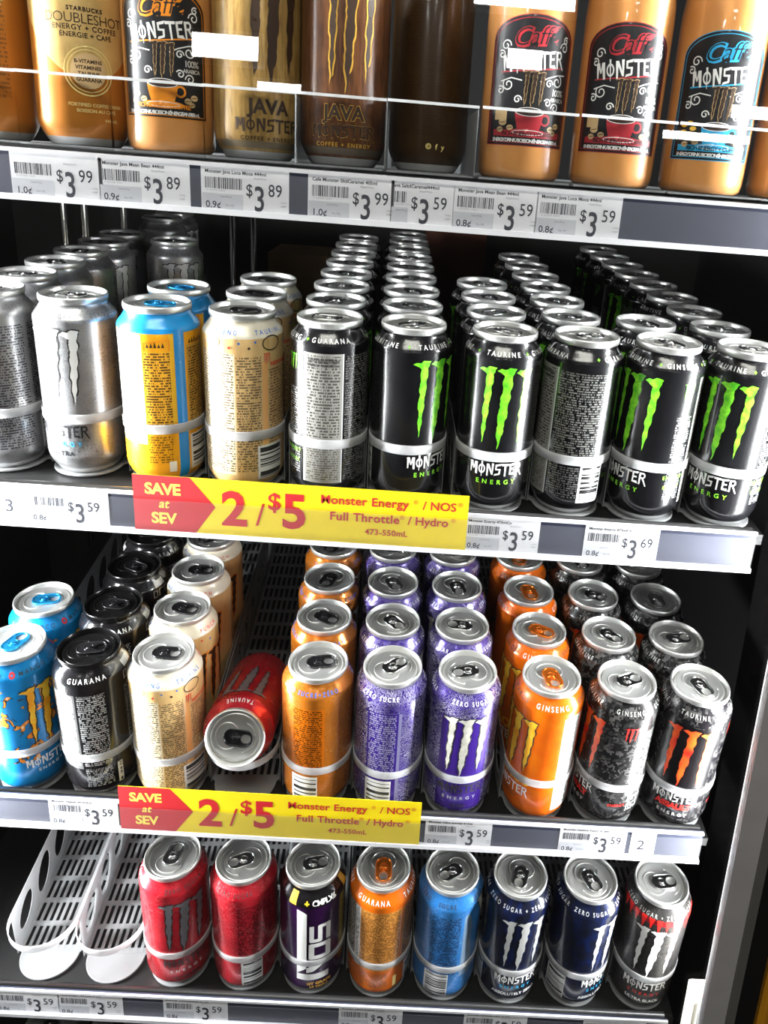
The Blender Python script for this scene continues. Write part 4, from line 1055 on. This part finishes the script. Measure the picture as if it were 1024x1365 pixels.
price_tag(3, 112, 'Monster Assault 473mlCn', '359', '0.8', 'white $3.59 price tag left of the lower SAVE sign', 65)
price_tag(3, 611, 'Monster Ultra Sunrise 473ml', '359', '0.8', 'white $3.59 price tag just right of the lower SAVE sign', 64)
price_tag(3, 790, 'Monster Pipeline Punch 473ml', '359', '0.8', 'white $3.59 price tag under the bright orange can', 65)
price_tag(3, 857, '', '2', '', 'narrow curled tag at the right end of the third rail', 24)
price_tag(4, 36, '', '359', '0.8', 'leftmost $3.59 price tag on the bottom rail', 66)
price_tag(4, 121, 'NOS Grape CMPLX6 473ml', '359', '0.8', 'second $3.59 price tag from the left on the bottom rail', 66)
price_tag(4, 261, 'Monster ZeroUltraRed 473ml', '359', '0.8', '$3.59 price tag on bottom rail under the two red cans', 66)
price_tag(4, 494, 'Monster ZeroUltraBlue 473ml', '359', '0.8', '$3.59 price tag on bottom rail under the orange can', 66)
price_tag(4, 660, 'Monster Absolute Zero 473ml', '359', '0.8', '$3.59 price tag on bottom rail under the left navy can', 66)
price_tag(4, 818, '', '359', '0.8', '$3.59 price tag on bottom rail under the right navy can', 66)

# ------------------------------------------------------------------ the two SAVE signs
def sign(i, pxl, label, yoff=-.0027):
    s = SH[i]; z0 = s['zb'] + .0032
    lo, hi = -.4, 1.0
    for _ in range(40):
        x = (lo + hi) / 2; d = Vector((x, s['ry'], (s['zt'] + s['zb']) / 2)) - CP
        q = 512 + PPX + FPX * d.dot(CR) / d.dot(CF)
        if q < pxl: lo = x
        else: hi = x
    mb = MB(); Wd, Hh = 284, 51
    mats = [INK['signyellow'], INK['signred'], solid('sign_lettering_yellow', lin(252, 226, 90), .5)]
    mb.box(0, Wd / 1000, -.0004, 0, 0, Hh / 1000, 0)
    flat(mb, mm([[(0, 0), (52, 0), (69, 25), (48, 51), (0, 51)]]), 1, -.00046)
    def T(s_, size, u, v, mat, bold=.0, sp=1.0, sh=0.0, al='CENTER'): flat(mb, shift(mm(text_polys(s_, size * 1.37, bold, sp, sh, al)), u / 1000, v / 1000), mat, -.00052)
    T('SAVE', 10.2, 25, 39, 2, .035, .95); T('at', 8.2, 25, 25.5, 2, .02, 1, .25); T('SEV', 10.2, 25, 12, 2, .035, .95)
    T('2', 32, 85, 25, 1, .03); T('/', 22, 107, 21, 1, .0); T('$', 16, 119, 34, 1, .02); T('5', 32, 136, 26, 1, .03)
    T('Monster Energy', 8.0, 158, 39.5, 1, .022, 1.06, 0, 'LEFT'); T('®', 4.0, 237, 42, 1, .0, 1, 0, 'LEFT'); T('/ NOS', 8.0, 245, 39.5, 1, .015, 1, 0, 'LEFT'); T('®', 4, 275, 42, 1, 0, 1, 0, 'LEFT')
    T('Full Throttle', 8.0, 166, 24.5, 1, .022, 1.06, 0, 'LEFT'); T('®', 4.0, 226, 27, 1, .0, 1, 0, 'LEFT'); T('/ Hydro', 8.0, 233, 24.5, 1, .018, 1.0, 0, 'LEFT'); T('®', 4, 270, 27, 1, 0, 1, 0, 'LEFT')
    T('473-550mL', 5.6, 215, 11.5, 1, .018, 1.05)
    o_ = obj('promotion_sign', mb.mesh('promotion_sign', mats), None, Matrix.Translation((x, s['ry'] + yoff, z0)) )
    tag(o_, label, 'sign', 'red and yellow SAVE signs')
sign(2, 181, 'upper red and yellow SAVE at SEV 2/$5 sign, on second rail')
sign(3, 162, 'lower red and yellow SAVE at SEV 2/$5 sign, on third rail')

# ------------------------------------------------------------------ things at the dark back and in the store
bx = at_y(640, 330, .52)
mb = MB(); mb.box(-.05, .05, 0, .12, 0, .20); mb.box(-.051, .051, -.001, .0, .09, .115)
fz = .52 * math.tan(SH[2]['t'])
o = obj('carton', mb.mesh('carton', [solid('brown_carton', (.16, .05, .025), .7)]), None, Matrix.Translation((.345, .64, .64 * math.tan(SH[2]['t']) - .0036)) @ Matrix.Rotation(SH[2]['t'], 4, 'X'))
tag(o, 'dim red-brown carton at the back behind the full green-claw cans', 'box')
mb = MB(); mb.box(-.06, .06, 0, .10, 0, .10); mb.box(-.0605, .0605, -.001, 0, .07, .10)
o = obj('carton', mb.mesh('carton', [solid('tan_carton', (.30, .17, .07), .7)]), None, Matrix.Translation((.10, .64, .64 * math.tan(SH[2]['t']) - .0036)) @ Matrix.Rotation(SH[2]['t'], 4, 'X'))
tag(o, 'tan carton in the dark behind the cream cans', 'box')

# lit panels of the store that mirror in the door glass
inv = DOORM.inverted(); GN = (DOORM.to_3x3() @ Vector((0, -1, 0))).normalized(); GP = DOORM @ Vector((0, -.018, 0))
def shop_panel(px, py, wpx, hpx, dist, label):
    d = ray(px, py).normalized(); t_ = GN.dot(GP - CP) / GN.dot(d); hit = CP + d * t_
    rd = d - GN * (2 * d.dot(GN)); pos = hit + rd * dist
    sc_ = (dist + t_) / FPX
    w_, h_ = wpx * sc_, hpx * sc_
    t = thing('ceiling_light', Matrix.Translation(pos), label, 'light')
    mb = MB(); mb.box(-w_ / 2 - .02, w_ / 2 + .02, -.06, 0, -h_ / 2 - .02, h_ / 2 + .02); obj('housing', mb.mesh('housing', [RAILW]), t)
    mb = MB(); mb.prism([(-w_ / 2, 0), (w_ / 2, 0), (w_ / 2, .002), (-w_ / 2, .002)], -h_ / 2, h_ / 2)
    obj('diffuser', mb.mesh('diffuser', [solid('lit_diffuser', (1, 1, .97), .5, 0, 40)]), t)
shop_panel(300, 62, 76, 26, 3.6, 'store light mirrored in the glass before the tan can')
shop_panel(700, 0, 118, 16, 3.6, 'store light mirrored in the glass at top before the red bottle')
shop_panel(700, 79, 42, 22, 3.6, 'small store light mirrored over the left red label')
shop_panel(1002, 150, 46, 14, 3.6, 'store light mirrored in the glass before the blue-labelled bottle')
shop_panel(942, 183, 104, 9, 3.6, 'thin store light mirrored across the blue label')
shop_panel(372, 116, 52, 9, 3.6, 'thin store light mirrored at the fence of the tan can')
